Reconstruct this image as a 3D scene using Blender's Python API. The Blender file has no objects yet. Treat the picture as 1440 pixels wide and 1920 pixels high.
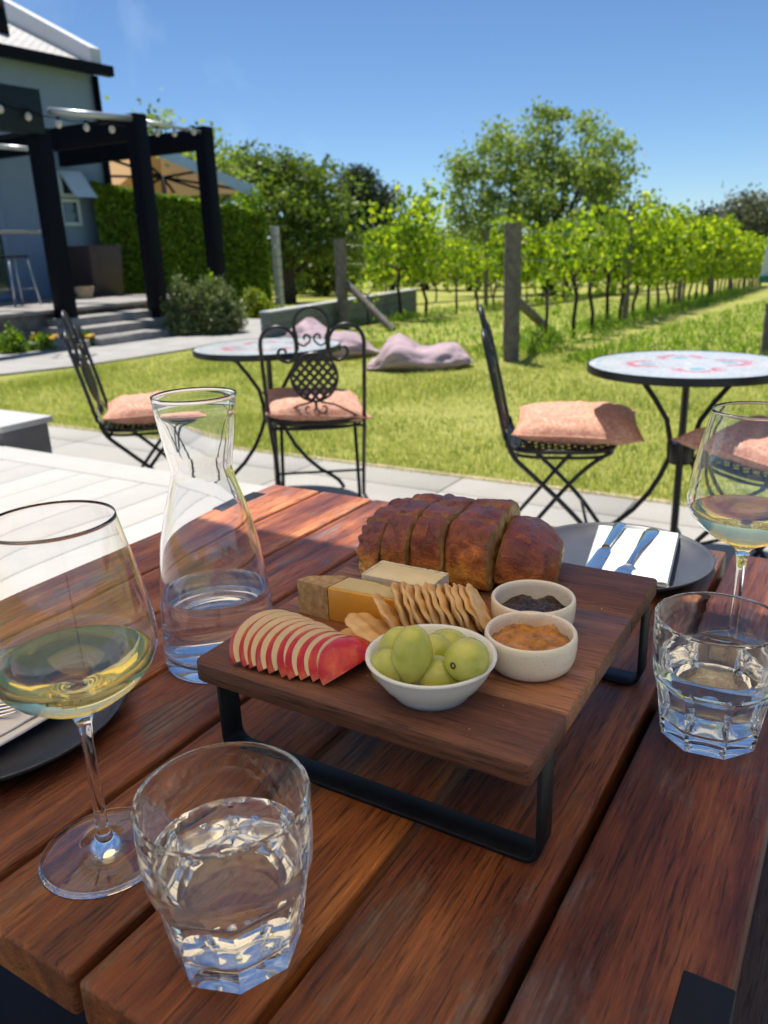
import bpy, bmesh, math, random
import numpy as np
from mathutils import Vector, Matrix, noise
R=random.Random(7); RN=np.random.RandomState(11)
C=bpy.context.scene.collection
PI=math.pi
# ------------------------------------------------------------------ camera model
F_PX=1500.0; PITCH,ROLL,YAW=.321396,-.035620,-.553419; CAMZ=1.14
T=.765   # table top height
def cam_axes():
    y,p,r=YAW,PITCH,ROLL
    F=np.array([math.sin(y)*math.cos(p),math.cos(y)*math.cos(p),-math.sin(p)])
    Rt=np.array([math.cos(y),-math.sin(y),0.]); U=np.cross(Rt,F)
    c,s=math.cos(r),math.sin(r)
    return np.array([c*Rt+s*U,-s*Rt+c*U,F])
CM=cam_axes()
def ray(u,v): return CM.T@np.array([(u-720)/F_PX,-(v-960)/F_PX,1.])
def G(u,v,z=0.):            # measured photo point -> world point at height z
    d=ray(u,v); t=(z-CAMZ)/d[2]; return Vector((t*d[0],t*d[1],z))
def GX(u,v,x): d=ray(u,v); t=x/d[0]; return Vector((x,t*d[1],CAMZ+t*d[2]))
def GY(u,v,y): d=ray(u,v); t=y/d[1]; return Vector((t*d[0],y,CAMZ+t*d[2]))
SL=.0387
def gh(x,y):                # terrain height: falls away gently beyond the lawn
    t=max(0,y-8.0); t=min(t,110)
    return -SL*(t*t/(t+2.0)) if t>0 else 0.
def GG(u,v):                # point on the terrain
    d=ray(u,v); lo,hi=.5,400
    for _ in range(50):
        m=(lo+hi)/2; p=(m*d[0],m*d[1],CAMZ+m*d[2])
        if p[2]>gh(p[0],p[1]): lo=m
        else: hi=m
    return Vector((lo*d[0],lo*d[1],gh(lo*d[0],lo*d[1])))
# ------------------------------------------------------------------ object helpers
def tag(o,label=None,cat=None,group=None,kind=None):
    if label: o['label']=label
    if cat: o['category']=cat
    if group: o['group']=group
    if kind: o['kind']=kind
    return o
def thing(name,loc,label,cat,group=None,rz=0,rot=None):
    o=bpy.data.objects.new(name,None); o.empty_display_size=.05; C.objects.link(o); o.location=loc
    o.rotation_euler=rot if rot else (0,0,rz)
    return tag(o,label,cat,group)
class MB:
    def __init__(s): s.v=[];s.f=[];s.m=[];s.c=[];s.col=(1,1,1)
    def add(s,vs,fs,mi=0,cols=None):
        n=len(s.v); s.v+= [tuple(p) for p in vs]; s.f+=[tuple(i+n for i in f) for f in fs]; s.m+=[mi]*len(fs)
        s.c+= cols if cols else [s.col]*len(vs)
    def box(s,a,b,M=None,mi=0):
        x0,y0,z0=a;x1,y1,z1=b
        v=[Vector(p) for p in [(x0,y0,z0),(x1,y0,z0),(x1,y1,z0),(x0,y1,z0),(x0,y0,z1),(x1,y0,z1),(x1,y1,z1),(x0,y1,z1)]]
        if M: v=[M@p for p in v]
        s.add(v,[(0,3,2,1),(4,5,6,7),(0,1,5,4),(1,2,6,5),(2,3,7,6),(3,0,4,7)],mi)
    def prism(s,poly,z0,z1,mi=0):
        n=len(poly); s.add([(x,y,z0) for x,y in poly]+[(x,y,z1) for x,y in poly],
          [tuple(range(n-1,-1,-1)),tuple(range(n,2*n))]+[(i,(i+1)%n,n+(i+1)%n,n+i) for i in range(n)],mi)
    def bar(s,p,q,w,h=None,up=(0,0,1),mi=0):
        p=Vector(p);q=Vector(q);d=(q-p); L=d.length; d.normalize(); h=h or w
        u=Vector(up); 
        if abs(d.dot(u))>.98: u=Vector((1,0,0))
        a=d.cross(u).normalized(); b=a.cross(d)
        M=Matrix((a,b,d)).transposed().to_4x4(); M.translation=p
        s.box((-w/2,-h/2,0),(w/2,h/2,L),M,mi)
    def tube(s,pts,r,n=8,mi=0,close=False,flat=1.0):
        pts=[Vector(p) for p in pts]; k=len(pts); rr=r if isinstance(r,(list,tuple)) else [r]*k
        prev=None; vs=[]
        for i,p in enumerate(pts):
            if close: d=pts[(i+1)%k]-pts[i-1]
            else: d=pts[min(i+1,k-1)]-pts[max(i-1,0)]
            d.normalize()
            if prev is None:
                u=Vector((0,0,1)) if abs(d.z)<.9 else Vector((1,0,0)); a=d.cross(u).normalized()
            else: a=(prev-d*prev.dot(d)).normalized()
            prev=a; b=d.cross(a)
            for j in range(n):
                t=2*PI*j/n; vs.append(p+(a*math.cos(t)+b*math.sin(t)*flat)*rr[i])
        fs=[]
        for i in range(k if close else k-1):
            i2=(i+1)%k
            for j in range(n): fs.append((i*n+j,i*n+(j+1)%n,i2*n+(j+1)%n,i2*n+j))
        if not close: fs+=[tuple(range(n-1,-1,-1)),tuple((k-1)*n+j for j in range(n))]
        s.add(vs,fs,mi)
    def lathe(s,prof,n=48,mi=0,rf=None,closed=False):
        # prof: list of (r,z); rf(theta,r,z)->r
        vs=[];idx=[]
        for (r,z) in prof:
            if r<1e-6: idx.append([len(vs)]); vs.append((0,0,z))
            else:
                row=[]
                for j in range(n):
                    t=2*PI*j/n; q=rf(t,r,z) if rf else r
                    row.append(len(vs)); vs.append((q*math.cos(t),q*math.sin(t),z))
                idx.append(row)
        fs=[]; pairs=list(zip(idx[:-1],idx[1:]))
        if closed: pairs.append((idx[-1],idx[0]))
        for a,b in pairs:
            if len(a)==1 and len(b)==1: continue
            for j in range(n):
                k=(j+1)%n
                if len(a)==1: fs.append((a[0],b[k],b[j]))
                elif len(b)==1: fs.append((a[j],a[k],b[0]))
                else: fs.append((a[j],a[k],b[k],b[j]))
        s.add(vs,fs,mi)
    def build(s,name,mats,parent=None,smooth=False,loc=None,bevel=0,seg=2,sharp=None,world=None,recalc=True):
        me=bpy.data.meshes.new(name)
        off=Vector(world) if world is not None else Vector((0,0,0))
        me.from_pydata([tuple(Vector(p)-off) for p in s.v],[],s.f)
        for i,m in enumerate(s.m): me.polygons[i].material_index=m
        if any(c!=(1,1,1) for c in s.c):
            at=me.color_attributes.new('col','FLOAT_COLOR','POINT')
            at.data.foreach_set('color',[x for c in s.c for x in (c[0],c[1],c[2],1)])
        if bevel or recalc:
            bm=bmesh.new(); bm.from_mesh(me)
            if bevel:
                es=[e for e in bm.edges if len(e.link_faces)==2 and e.calc_face_angle(0)>.5]
                bmesh.ops.bevel(bm,geom=es,offset=bevel,segments=seg,affect='EDGES',profile=.5)
            if recalc: bmesh.ops.recalc_face_normals(bm,faces=bm.faces)
            bm.to_mesh(me); bm.free()
        for m in (mats if isinstance(mats,(list,tuple)) else [mats]): me.materials.append(m)
        if smooth or bevel: me.polygons.foreach_set('use_smooth',[True]*len(me.polygons))
        if sharp: me.set_sharp_from_angle(angle=sharp)
        elif bevel: me.set_sharp_from_angle(angle=.9)
        o=bpy.data.objects.new(name,me); C.objects.link(o)
        if parent: o.parent=parent
        if loc is not None: o.location=loc
        elif world is not None and not parent: o.location=off
        return o
def fastmesh(name,V,Fq,mat,parent=None,smooth=False,loc=None):
    me=bpy.data.meshes.new(name); V=np.asarray(V,np.float32); Fq=np.asarray(Fq,np.int32); k=Fq.shape[1]
    me.vertices.add(len(V)); me.vertices.foreach_set('co',V.ravel())
    me.loops.add(Fq.size); me.loops.foreach_set('vertex_index',Fq.ravel())
    me.polygons.add(len(Fq)); me.polygons.foreach_set('loop_start',np.arange(0,Fq.size,k,dtype=np.int32))
    me.polygons.foreach_set('loop_total',np.full(len(Fq),k,np.int32))
    me.update(calc_edges=True); me.materials.append(mat)
    o=bpy.data.objects.new(name,me); C.objects.link(o)
    if parent: o.parent=parent
    if loc is not None: o.location=loc
    return o
def leafmesh(name,P,size,mat,parent=None,asp=.62,up=.35,loc=None,jit=.35,droop=None,rs=RN):
    P=np.asarray(P,float); n=len(P); s=size*(1+jit*(rs.rand(n)*2-1))
    d=rs.randn(n,3); 
    if droop is not None: d=d*.6+np.array(droop)
    d/=np.linalg.norm(d,axis=1)[:,None]
    w=rs.randn(n,3); w[:,2]*=(1-up); a=np.cross(d,w); a/=np.linalg.norm(a,axis=1)[:,None]+1e-9
    s=s[:,None]
    nn=np.cross(a,d)*s*.10
    v0=P-d*s*.5; v1=P+a*s*asp*.5-nn*0+nn; v2=P+d*s*.5; v3=P-a*s*asp*.5+nn
    V=np.stack([v0,v1,v2,v3],1).reshape(-1,3); F=np.arange(4*n).reshape(n,4)
    return fastmesh(name,V,F,mat,parent,loc=loc)
def dup(o,parent=None):
    c=o.copy(); C.objects.link(c)
    if parent: c.parent=parent
    for ch in list(o.children): dup(ch,c)
    return c
def retag(o,label,group=None):
    o['label']=label
    if group: o['group']=group
ORD=['first','second','third','fourth','fifth','sixth','seventh','eighth','ninth','tenth','eleventh','twelfth','thirteenth','fourteenth','fifteenth','sixteenth','seventeenth','eighteenth','nineteenth','twentieth']
def ordn(i):
    if i<20: return ORD[i]
    n=i+1; t={2:'twenty',3:'thirty',4:'forty'}[n//10]; r=n%10
    return (t[:-1]+'ieth') if r==0 else t+'-'+ORD[r-1]
# ------------------------------------------------------------------ materials
def S2(c): return tuple(c)+(1,) if len(c)==3 else c
class NT:
    def __init__(s,name):
        s.m=bpy.data.materials.new(name); s.m.use_nodes=True; s.t=s.m.node_tree; s.t.nodes.clear()
        s.out=s.n('OutputMaterial'); s.p=s.n('BsdfPrincipled'); s.l(s.p,0,s.out,0)
    def n(s,ty,**kw):
        nd=s.t.nodes.new('ShaderNode'+ty)
        for k,v in kw.items():
            if k.startswith('_'): setattr(nd,k[1:],v)
            else:
                key=k.replace('__',' ')
                sock=nd.inputs[int(key[1:])] if key[0]=='i' and key[1:].isdigit() else nd.inputs[key]
                sock.default_value=v
        return nd
    def l(s,a,ao,b,bi): s.t.links.new(a.outputs[ao],b.inputs[bi])
    def coord(s,scale=(1,1,1),out='Object',rot=(0,0,0)):
        c=s.n('TexCoord'); m=s.n('Mapping'); m.inputs['Scale'].default_value=scale; m.inputs['Rotation'].default_value=rot
        s.l(c,out,m,0); return m
    def noise(s,vec,sc,det=4,rough=.55,dist=0):
        n=s.n('TexNoise',Scale=sc,Detail=det,Roughness=rough,Distortion=dist)
        if vec: s.l(vec,0,n,'Vector')
        return n
    def ramp(s,src,so,stops):
        r=s.n('ValToRGB'); e=r.color_ramp.elements
        while len(e)>len(stops): e.remove(e[-1])
        while len(e)<len(stops): e.new(.5)
        for i,(p,c) in enumerate(stops): e[i].position=p; e[i].color=S2(c) if not isinstance(c,(int,float)) else (c,c,c,1)
        s.l(src,so,r,0); return r
    def mix(s,fac,a,b,bl='MIX'):
        m=s.n('Mix',_data_type='RGBA',_blend_type=bl)
        for k,x in ((0,fac),(6,a),(7,b)):
            if isinstance(x,tuple) and hasattr(x[0],'outputs'): s.t.links.new(x[0].outputs[x[1]],m.inputs[k])
            else: m.inputs[k].default_value=x if k==0 else S2(x)
        return (m,2)
    def math(s,op,a,b=0.):
        m=s.n('Math',_operation=op)
        for k,x in ((0,a),(1,b)):
            if isinstance(x,tuple): s.t.links.new(x[0].outputs[x[1]],m.inputs[k])
            else: m.inputs[k].default_value=x
        return (m,0)
    def bump(s,src,so,dist=.002,strength=.5):
        b=s.n('Bump',Strength=strength,Distance=dist); s.l(src,so,b,'Height'); s.l(b,0,s.p,'Normal'); return b
    def col(s,x):
        if isinstance(x[0],(int,float)): s.p.inputs['Base Color'].default_value=S2(x)
        else: s.t.links.new(x[0].outputs[x[1]],s.p.inputs['Base Color'])
    def set(s,**kw):
        for k,v in kw.items(): s.p.inputs[k.replace('_',' ')].default_value=v
        return s
def simple(name,c,rough=.5,var=.12,sc=8,metal=0,bump=0,bsc=60,**kw):
    t=NT(name); co=t.coord(); n=t.noise(co,sc,5)
    lo=tuple(x*(1-var) for x in c); hi=tuple(min(1,x*(1+var)) for x in c)
    r=t.ramp(n,0,[(.3,lo),(.7,hi)]); t.col((r,0)); t.set(Roughness=rough,Metallic=metal,**kw)
    if bump: b=t.noise(co,bsc,4); t.bump(b,0,bump)
    return t.m
def foliage(name,cs,trans=.45,rough=.5,nsc=1.2,tc=None):
    t=NT(name); g=t.n('NewGeometry'); co=t.coord(); n=t.noise(co,nsc,3)
    a=t.math('MULTIPLY',(g,'Random Per Island'),.6); b=t.math('MULTIPLY',(n,0),.4); f=t.math('ADD',a,b)
    k=len(cs); r=t.ramp(f[0],0,[(.12+.76*i/(k-1),c) for i,c in enumerate(cs)])
    t.col((r,0)); t.set(Roughness=rough)
    tr=t.n('BsdfTranslucent'); 
    mc=t.mix(1.0,(r,0),tc or (1.25,1.35,.55),'MULTIPLY'); t.t.links.new(mc[0].outputs[2],tr.inputs[0])
    mx=t.n('MixShader',Fac=trans); t.l(t.p,0,mx,1); t.l(tr,0,mx,2); t.l(mx,0,t.out,0)
    return t.m
def glass(name,c=(1,1,1),ior=1.5,rough=0.):
    t=NT(name); t.set(Base_Color=S2(c),Roughness=rough,IOR=ior,Transmission_Weight=1.0); return t.m
def wood(name,stops,tints=[(0,(.62,.56,.60)),(.5,(1,1,1)),(.75,(1.35,1.3,1.25)),(1,(2.2,2.3,2.4))],axis='Y',rough=.42,attr=False,sc=1.,bumpd=.0012,weather=.35,spec=.5,hue=False):
    t=NT(name)
    s=(34,1.6,34) if axis=='Y' else (1.6,34,34)
    tc=t.n('TexCoord'); at=t.n('Attribute',_attribute_name='col')
    sh=t.n('VectorMath',_operation='MULTIPLY_ADD'); t.l(at,'Color',sh,0); sh.inputs[1].default_value=(3.1,5.3,2.2); t.l(tc,'Object',sh,2)
    mp=t.n('Mapping'); mp.inputs['Scale'].default_value=tuple(x*sc for x in s); t.l(sh,0,mp,0)
    n1=t.noise(mp,.55,6,.6,1.2)          # broad figure
    n2=t.noise(mp,10.5,6,.8,.3)           # fibres
    mp2=t.n('Mapping'); mp2.inputs['Scale'].default_value=(9,3.5,9) if axis=='Y' else (3.5,9,9); t.l(sh,0,mp2,0)
    n3=t.noise(mp2,1.,5,.6,.5)           # blotches
    f=t.math('ADD',t.math('MULTIPLY',(n1,0),.62),t.math('MULTIPLY',(n3,0),.38))
    r=t.ramp(f[0],0,stops)
    fib=t.ramp(n2,0,[(.34,(.42,.38,.38)),(.45,(.90,.90,.90)),(.55,(1.08,1.08,1.08)),(.66,(1.6,1.55,1.45))])
    c=t.mix(.85,(r,0),(fib,0),'MULTIPLY')
    mpp=t.n('Mapping'); mpp.inputs['Scale'].default_value=(520,26,520) if axis=='Y' else (26,520,520); t.l(sh,0,mpp,0)
    n6=t.noise(mpp,1.,3,.6); po=t.ramp(n6,0,[(.36,(.25,.22,.21)),(.45,(1,1,1)),(.60,(1,1,1)),(.72,(1.7,1.6,1.45))]); c=t.mix(.8,c,(po,0),'MULTIPLY')
    if weather:
        mp3=t.n('Mapping'); mp3.inputs['Scale'].default_value=(14,5,14) if axis=='Y' else (5,14,14); t.l(sh,0,mp3,0)
        n4=t.noise(mp3,1.3,8,.72); w=t.ramp(n4,0,[(.53,0.),(.64,weather)])
        n5=t.noise(mp,9,3,.6); g=t.ramp(n5,0,[(.35,(.028,.022,.022)),(.65,(.20,.155,.12))])
        c=t.mix((w,0),c,(g,0))
    # per-board tint carried by the colour attribute
    sep=t.n('SeparateColor'); t.l(at,'Color',sep,0)
    tr=t.ramp(sep,0,tints)
    c=t.mix(1.,c,(tr,0),'MULTIPLY') if attr else c
    if hue:
        hr=t.ramp(sep,1,[(0,(.92,.84,1.15)),(.5,(1,.95,.95)),(1,(1.2,1.05,.62))]); c=t.mix(1.,c,(hr,0),'MULTIPLY')
    t.col(c)
    rr=t.ramp(n3,0,[(.3,rough-.08),(.7,rough+.14)]); t.l(rr,0,t.p,'Roughness')
    hb=t.math('ADD',t.math('MULTIPLY',(n2,0),1.),t.math('MULTIPLY',(n1,0),.6))
    t.bump(hb[0],0,bumpd,.7); t.p.inputs['Specular IOR Level'].default_value=spec
    return t.m
M={}
M['table']=wood('table wood',[(.28,(.020,.007,.005)),(.40,(.078,.023,.012)),(.50,(.180,.058,.020)),(.60,(.31,.120,.038)),(.74,(.47,.23,.09))],attr=True,rough=.40,weather=.8,spec=.42,hue=True)
M['board']=wood('acacia board',[(.26,(.035,.014,.010)),(.42,(.13,.052,.030)),(.56,(.22,.10,.055)),(.74,(.40,.21,.11))],tints=[(0,(.55,.44,.44)),(.3,(.80,.64,.62)),(.6,(1.05,1.0,.98)),(1,(2.0,1.85,1.5))],axis='X',attr=True,rough=.5,weather=.25,bumpd=.0004,sc=1.5)
M['deckwood']=wood('weathered deck timber',[(.2,(.36,.345,.32)),(.5,(.415,.40,.375)),(.85,(.46,.445,.42))],attr=True,tints=[(0,(.92,.92,.92)),(1,(1.03,1.03,1.03))],rough=.75,weather=.06,bumpd=.001,sc=.5)
M['black']=simple('powder coated black steel',(.007,.008,.012),.5,.3,30,Specular_IOR_Level=.3)
M['iron']=simple('black wrought iron',(.010,.010,.011),.38,.3,40,bump=.0004,bsc=90)
M['glass']=glass('clear glass',(1,1,1),1.5); M['glass2']=glass('thick tumbler glass',(.985,.995,.99),1.5)
M['water']=glass('water',(1,1,1),1.33); M['wine']=glass('white wine',(.98,.92,.52),1.345)
M['steel']=simple('polished cutlery steel',(.80,.80,.80),.16,.05,20,metal=1)
M['plate']=simple('matt charcoal glaze',(.050,.055,.070),.40,.12,30)
M['napkin']=simple('white paper napkin',(.86,.84,.82),.9,.03,20,bump=.0004,bsc=400)
M['white glaze']=simple('white glaze',(.80,.80,.79),.22,.02,9)
def speck():
    t=NT('cream speckled glaze'); co=t.coord(); n=t.noise(co,900,2); r=t.ramp(n,0,[(.29,(.34,.26,.18)),(.34,(.82,.75,.63))]); t.col((r,0)); t.set(Roughness=.25); return t.m
M['cream glaze']=speck()
M['chutney dark']=simple('dark plum chutney',(.030,.012,.009),.16,.8,160,bump=.002,bsc=240,Subsurface_Weight=.3)
M['chutney amber']=simple('amber fruit relish',(.46,.19,.012),.05,.6,90,bump=.0005,bsc=120,Subsurface_Weight=.15,Subsurface_Radius=(.006,.003,.001),Subsurface_Scale=1.)
def applemat():
    t=NT('apple skin'); co=t.coord(); n=t.noise(co,38,5,.6,.4); n2=t.noise(co,380,3)
    r=t.ramp(n,0,[(.30,(.36,.006,.020)),(.48,(.56,.022,.03)),(.58,(.66,.09,.045)),(.74,(.76,.36,.12))]); sp=t.ramp(n2,0,[(.66,(0,0,0)),(.72,(.18,.14,.08))])
    c=t.mix(1.,(r,0),(sp,0),'ADD'); t.col(c); t.set(Roughness=.28,Subsurface_Weight=.15,Subsurface_Radius=(.004,.001,.001),Subsurface_Scale=1.); return t.m
M['skin']=applemat()
M['flesh']=simple('apple flesh',(.86,.70,.42),.38,.06,60,bump=.0003,bsc=300,Subsurface_Weight=.35,Subsurface_Radius=(.006,.004,.002),Subsurface_Scale=1.)
def grapemat():
    t=NT('green grape skin'); co=t.coord(); n=t.noise(co,50,4); r=t.ramp(n,0,[(.3,(.42,.46,.08)),(.7,(.62,.60,.16))]); 
    n2=t.noise(co,700,2); d=t.ramp(n2,0,[(.70,(0,0,0)),(.74,(1,1,1))]); c=t.mix((d,0),(r,0),(.24,.20,.05)); t.col(c)
    t.set(Roughness=.18,Coat_Weight=.15,Subsurface_Weight=.8,Subsurface_Radius=(.012,.012,.004),Subsurface_Scale=1.); return t.m
M['grape']=grapemat()
M['grape scar']=simple('grape stem scar',(.10,.05,.02),.7)
def attrmat(name,rough,bsc,bd,mulvar=.25,vsc=60,**kw):
    t=NT(name); at=t.n('Attribute',_attribute_name='col'); co=t.coord(); n=t.noise(co,vsc,6,.65)
    r=t.ramp(n,0,[(.3,(1-mulvar,)*3),(.7,(1+mulvar,)*3)]); c=t.mix(1.,(at,'Color'),(r,0),'MULTIPLY'); t.col(c); t.set(Roughness=rough,**kw)
    b=t.noise(co,bsc,6,.65); t.bump(b,0,bd,.8); return t.m
def breadmat():
    t=NT('baked crust'); t.set(Coat_Weight=.3,Coat_Roughness=.22); at=t.n('Attribute',_attribute_name='col'); co=t.coord(); n=t.noise(co,55,8,.68,.8); n2=t.noise(co,520,2)
    r=t.ramp(n,0,[(.30,(.38,.30,.32)),(.46,(.85,.80,.80)),(.58,(1.25,1.3,1.2)),(.72,(2.0,2.4,2.2))]); c=t.mix(1.,(at,'Color'),(r,0),'MULTIPLY')
    sp=t.ramp(n2,0,[(.64,(0,0,0)),(.70,(.6,.6,.6))]); c=t.mix((sp,0),c,(.50,.26,.10)); t.col(c)
    rr=t.ramp(n,0,[(.35,.26),(.6,.62)]); t.l(rr,0,t.p,'Roughness')
    b=t.noise(co,90,9,.75,.5); v=t.n('TexVoronoi',Scale=150.,_feature='DISTANCE_TO_EDGE'); t.l(co,0,v,'Vector'); vr=t.ramp(v,0,[(0,.0),(.10,1.)])
    h=t.math('ADD',(b,0),t.math('MULTIPLY',(vr,0),.10)); t.bump(h[0],0,.005,1.); return t.m
M['bread']=breadmat()
M['deckplain']=attrmat('sun bleached deck boards',.75,90,.0006,.05,9)
M['gouda']=simple('aged yellow cheese',(.72,.36,.045),.36,.10,30,bump=.0003,bsc=150,Subsurface_Weight=.4,Subsurface_Radius=(.006,.003,.001),Subsurface_Scale=1.)
M['gouda top']=simple('pale cheese top',(.76,.52,.20),.45,.10,40,bump=.0003,bsc=150,Subsurface_Weight=.3,Subsurface_Radius=(.006,.003,.001),Subsurface_Scale=1.)
M['rind']=simple('washed tan rind',(.42,.27,.12),.75,.35,170,bump=.0014,bsc=260)
M['brie']=simple('creamy brie paste',(.84,.70,.40),.42,.05,90,bump=.0004,bsc=200,Subsurface_Weight=.4,Subsurface_Radius=(.006,.004,.002),Subsurface_Scale=1.)
M['brie rind']=simple('bloomy white rind',(.66,.58,.46),.85,.18,160,bump=.0008,bsc=300)
def crackmat():
    t=NT('baked cracker'); co=t.coord(); n=t.noise(co,55,5,.6); r=t.ramp(n,0,[(.35,(.80,.55,.27)),(.6,(.72,.42,.16)),(.8,(.50,.22,.06))]); t.col((r,0)); t.set(Roughness=.6)
    b=t.noise(co,220,4); t.bump(b,0,.0006); return t.m
M['cracker']=crackmat()
def cush():
    t=NT('peach patterned cushion fabric'); co=t.coord(); v=t.n('TexVoronoi',Scale=85.); t.l(co,0,v,'Vector'); n=t.noise(co,40,4,.6,1.)
    r=t.ramp(n,0,[(.42,(.66,.37,.25)),(.50,(.50,.19,.13)),(.58,(.68,.41,.29))]); r2=t.ramp(v,0,[(.12,(.75,.55,.5)),(.22,(1,1,1))])
    c=t.mix(1.,(r,0),(r2,0),'MULTIPLY'); t.col(c); t.set(Roughness=.9); b=t.noise(co,500,2); t.bump(b,0,.0004); return t.m
M['cushion']=cush()
M['tile']=attrmat('mosaic tiles',.22,40,.0002,.06,20)
M['grout']=simple('grey grout',(.55,.55,.54),.8)
M['beanbag']=simple('dusty pink outdoor fabric',(.45,.33,.355),.9,.07,6,bump=.003,bsc=25)
def paver():
    t=NT('pale concrete pavers'); co=t.coord(); n=t.noise(co,1.3,6,.6); n2=t.noise(co,120,3)
    r=t.ramp(n,0,[(.3,(.34,.325,.29)),(.7,(.43,.415,.375))]); r2=t.ramp(n2,0,[(.3,(.86,.86,.86)),(.7,(1.08,1.08,1.08))]); c=t.mix(1.,(r,0),(r2,0),'MULTIPLY')
    at=t.n('Attribute',_attribute_name='col'); c=t.mix(1.,c,(at,'Color'),'MULTIPLY'); t.col(c); t.set(Roughness=.8); t.bump(n2,0,.001); return t.m
M['paver']=paver()
M['concrete']=simple('pale path concrete',(.34,.33,.31),.85,.15,3,bump=.002,bsc=40)
M['stone']=simple('grey stone steps',(.30,.28,.25),.8,.25,6,bump=.004,bsc=30)
M['stonewall']=simple('rough stone walling',(.16,.15,.135),.9,.45,8,bump=.015,bsc=12)
M['render']=simple('grey cement render',(.17,.165,.165),.85,.12,4,bump=.001,bsc=70)
M['cap']=simple('pale cap stone',(.46,.46,.46),.7,.06,5)
M['wall paint']=simple('blue grey painted wall',(.23,.31,.42),.75,.05,2)
M['dark paint']=simple('near black painted timber',(.003,.004,.008),.6,.2,10,Specular_IOR_Level=.15)
M['fascia paint']=simple('charcoal teal painted fascia',(.010,.019,.027),.6,.1,6,Specular_IOR_Level=.25)
M['white paint']=simple('off white paint',(.66,.68,.70),.55,.04,5)
M['pale blue']=simple('pale blue fascia paint',(.58,.68,.74),.5,.05,5)
M['winglass']=simple('dark window glass',(.03,.055,.08),.06,.3,3,metal=.0,Specular_IOR_Level=.9)
def rooft():
    t=NT('pale roof tiles'); co=t.coord((1,1,1)); b=t.n('TexBrick',Scale=1.0,Mortar__Size=.03) if False else t.n('TexBrick')
    b.inputs['Scale'].default_value=3.0; b.inputs['Mortar Size'].default_value=.03; b.inputs['Color1'].default_value=(.62,.60,.56,1); b.inputs['Color2'].default_value=(.50,.48,.45,1); b.inputs['Mortar'].default_value=(.12,.12,.12,1)
    t.l(co,0,b,'Vector'); t.col((b,0)); t.set(Roughness=.6); return t.m
M['roof']=rooft()
M['canvas']=NT('tan canvas canopy')
_t=M['canvas']; _t.set(Base_Color=(.55,.36,.20,1),Roughness=.9); _tr=_t.n('BsdfTranslucent'); _tr.inputs[0].default_value=(.62,.40,.22,1); _mx=_t.n('MixShader',Fac=.55); _t.l(_t.p,0,_mx,1); _t.l(_tr,0,_mx,2); _t.l(_mx,0,_t.out,0); M['canvas']=_t.m
_t=NT('cream parasol canvas'); _t.set(Base_Color=(.60,.54,.45,1),Roughness=.9); _tr=_t.n('BsdfTranslucent'); _tr.inputs[0].default_value=(.90,.80,.64,1); _mx=_t.n('MixShader',Fac=.88); _t.l(_t.p,0,_mx,1); _t.l(_tr,0,_mx,2); _t.l(_mx,0,_t.out,0); M['parasol']=_t.m
M['terracotta']=simple('brown planter glaze',(.075,.045,.035),.5,.15,5)
M['post']=simple('weathered vineyard post',(.16,.14,.12),.9,.35,14,bump=.006,bsc=30)
M['galv']=simple('galvanised tube',(.50,.52,.54),.35,.08,8,metal=.7)
M['wire']=simple('fence wire',(.35,.35,.35),.4,.1,8,metal=.8)
M['greentimber']=simple('grey green painted timber',(.17,.185,.17),.8,.12,5)
M['bark']=simple('bark',(.075,.058,.045),.95,.35,12,bump=.02,bsc=14)
M['vinebark']=simple('dark vine bark',(.045,.034,.026),.95,.35,30,bump=.006,bsc=40)
M['bulb']=simple('frosted bulb glass',(.80,.76,.70),.15,.05,20,Transmission_Weight=.35)
M['edging']=simple('tan timber edging',(.42,.33,.20),.85,.2,10)
M['signgreen']=simple('green sign paint',(.02,.16,.09),.5)
M['leaf vine']=foliage('vine leaves',[(0.039,0.083,0.010),(0.143,0.242,0.018),(0.396,0.484,0.030),(0.682,0.660,0.070)],0.6)
M['leaf tree']=foliage('olive tree leaves',[(0.120,0.174,0.048),(0.229,0.309,0.079),(0.350,0.421,0.124),(0.456,0.506,0.186)],0.42)
M['leaf green']=foliage('mid green leaves',[(0.070,0.114,0.023),(0.150,0.210,0.038),(0.240,0.298,0.057)],0.42)
M['leaf dark']=foliage('dark conifer needles',[(0.017,0.035,0.022),(0.037,0.064,0.036),(0.060,0.088,0.050)],.15)
M['leaf hedge']=foliage('hedge leaves',[(0.066,0.125,0.012),(0.164,0.277,0.018),(0.360,0.503,0.029)],0.38)
M['leaf grey']=foliage('grey green gum leaves',[(0.072,0.088,0.060),(0.144,0.160,0.119),(0.224,0.224,0.170)],.25)
M['leaf rosemary']=foliage('rosemary needles',[(0.078,0.114,0.036),(0.166,0.208,0.072),(0.265,0.312,0.108)],.25)
M['leaf lime']=foliage('yellow green leaves',[(.12,.17,.015),(.25,.32,.03),(.40,.42,.06)],.45)
M['weed']=foliage('rank grass and weeds',[(0.090,0.176,0.018),(0.195,0.311,0.030),(0.330,0.432,0.060)],0.5)
M['petal']=simple('yellow petals',(.75,.42,.02),.6,.2,50)
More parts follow.
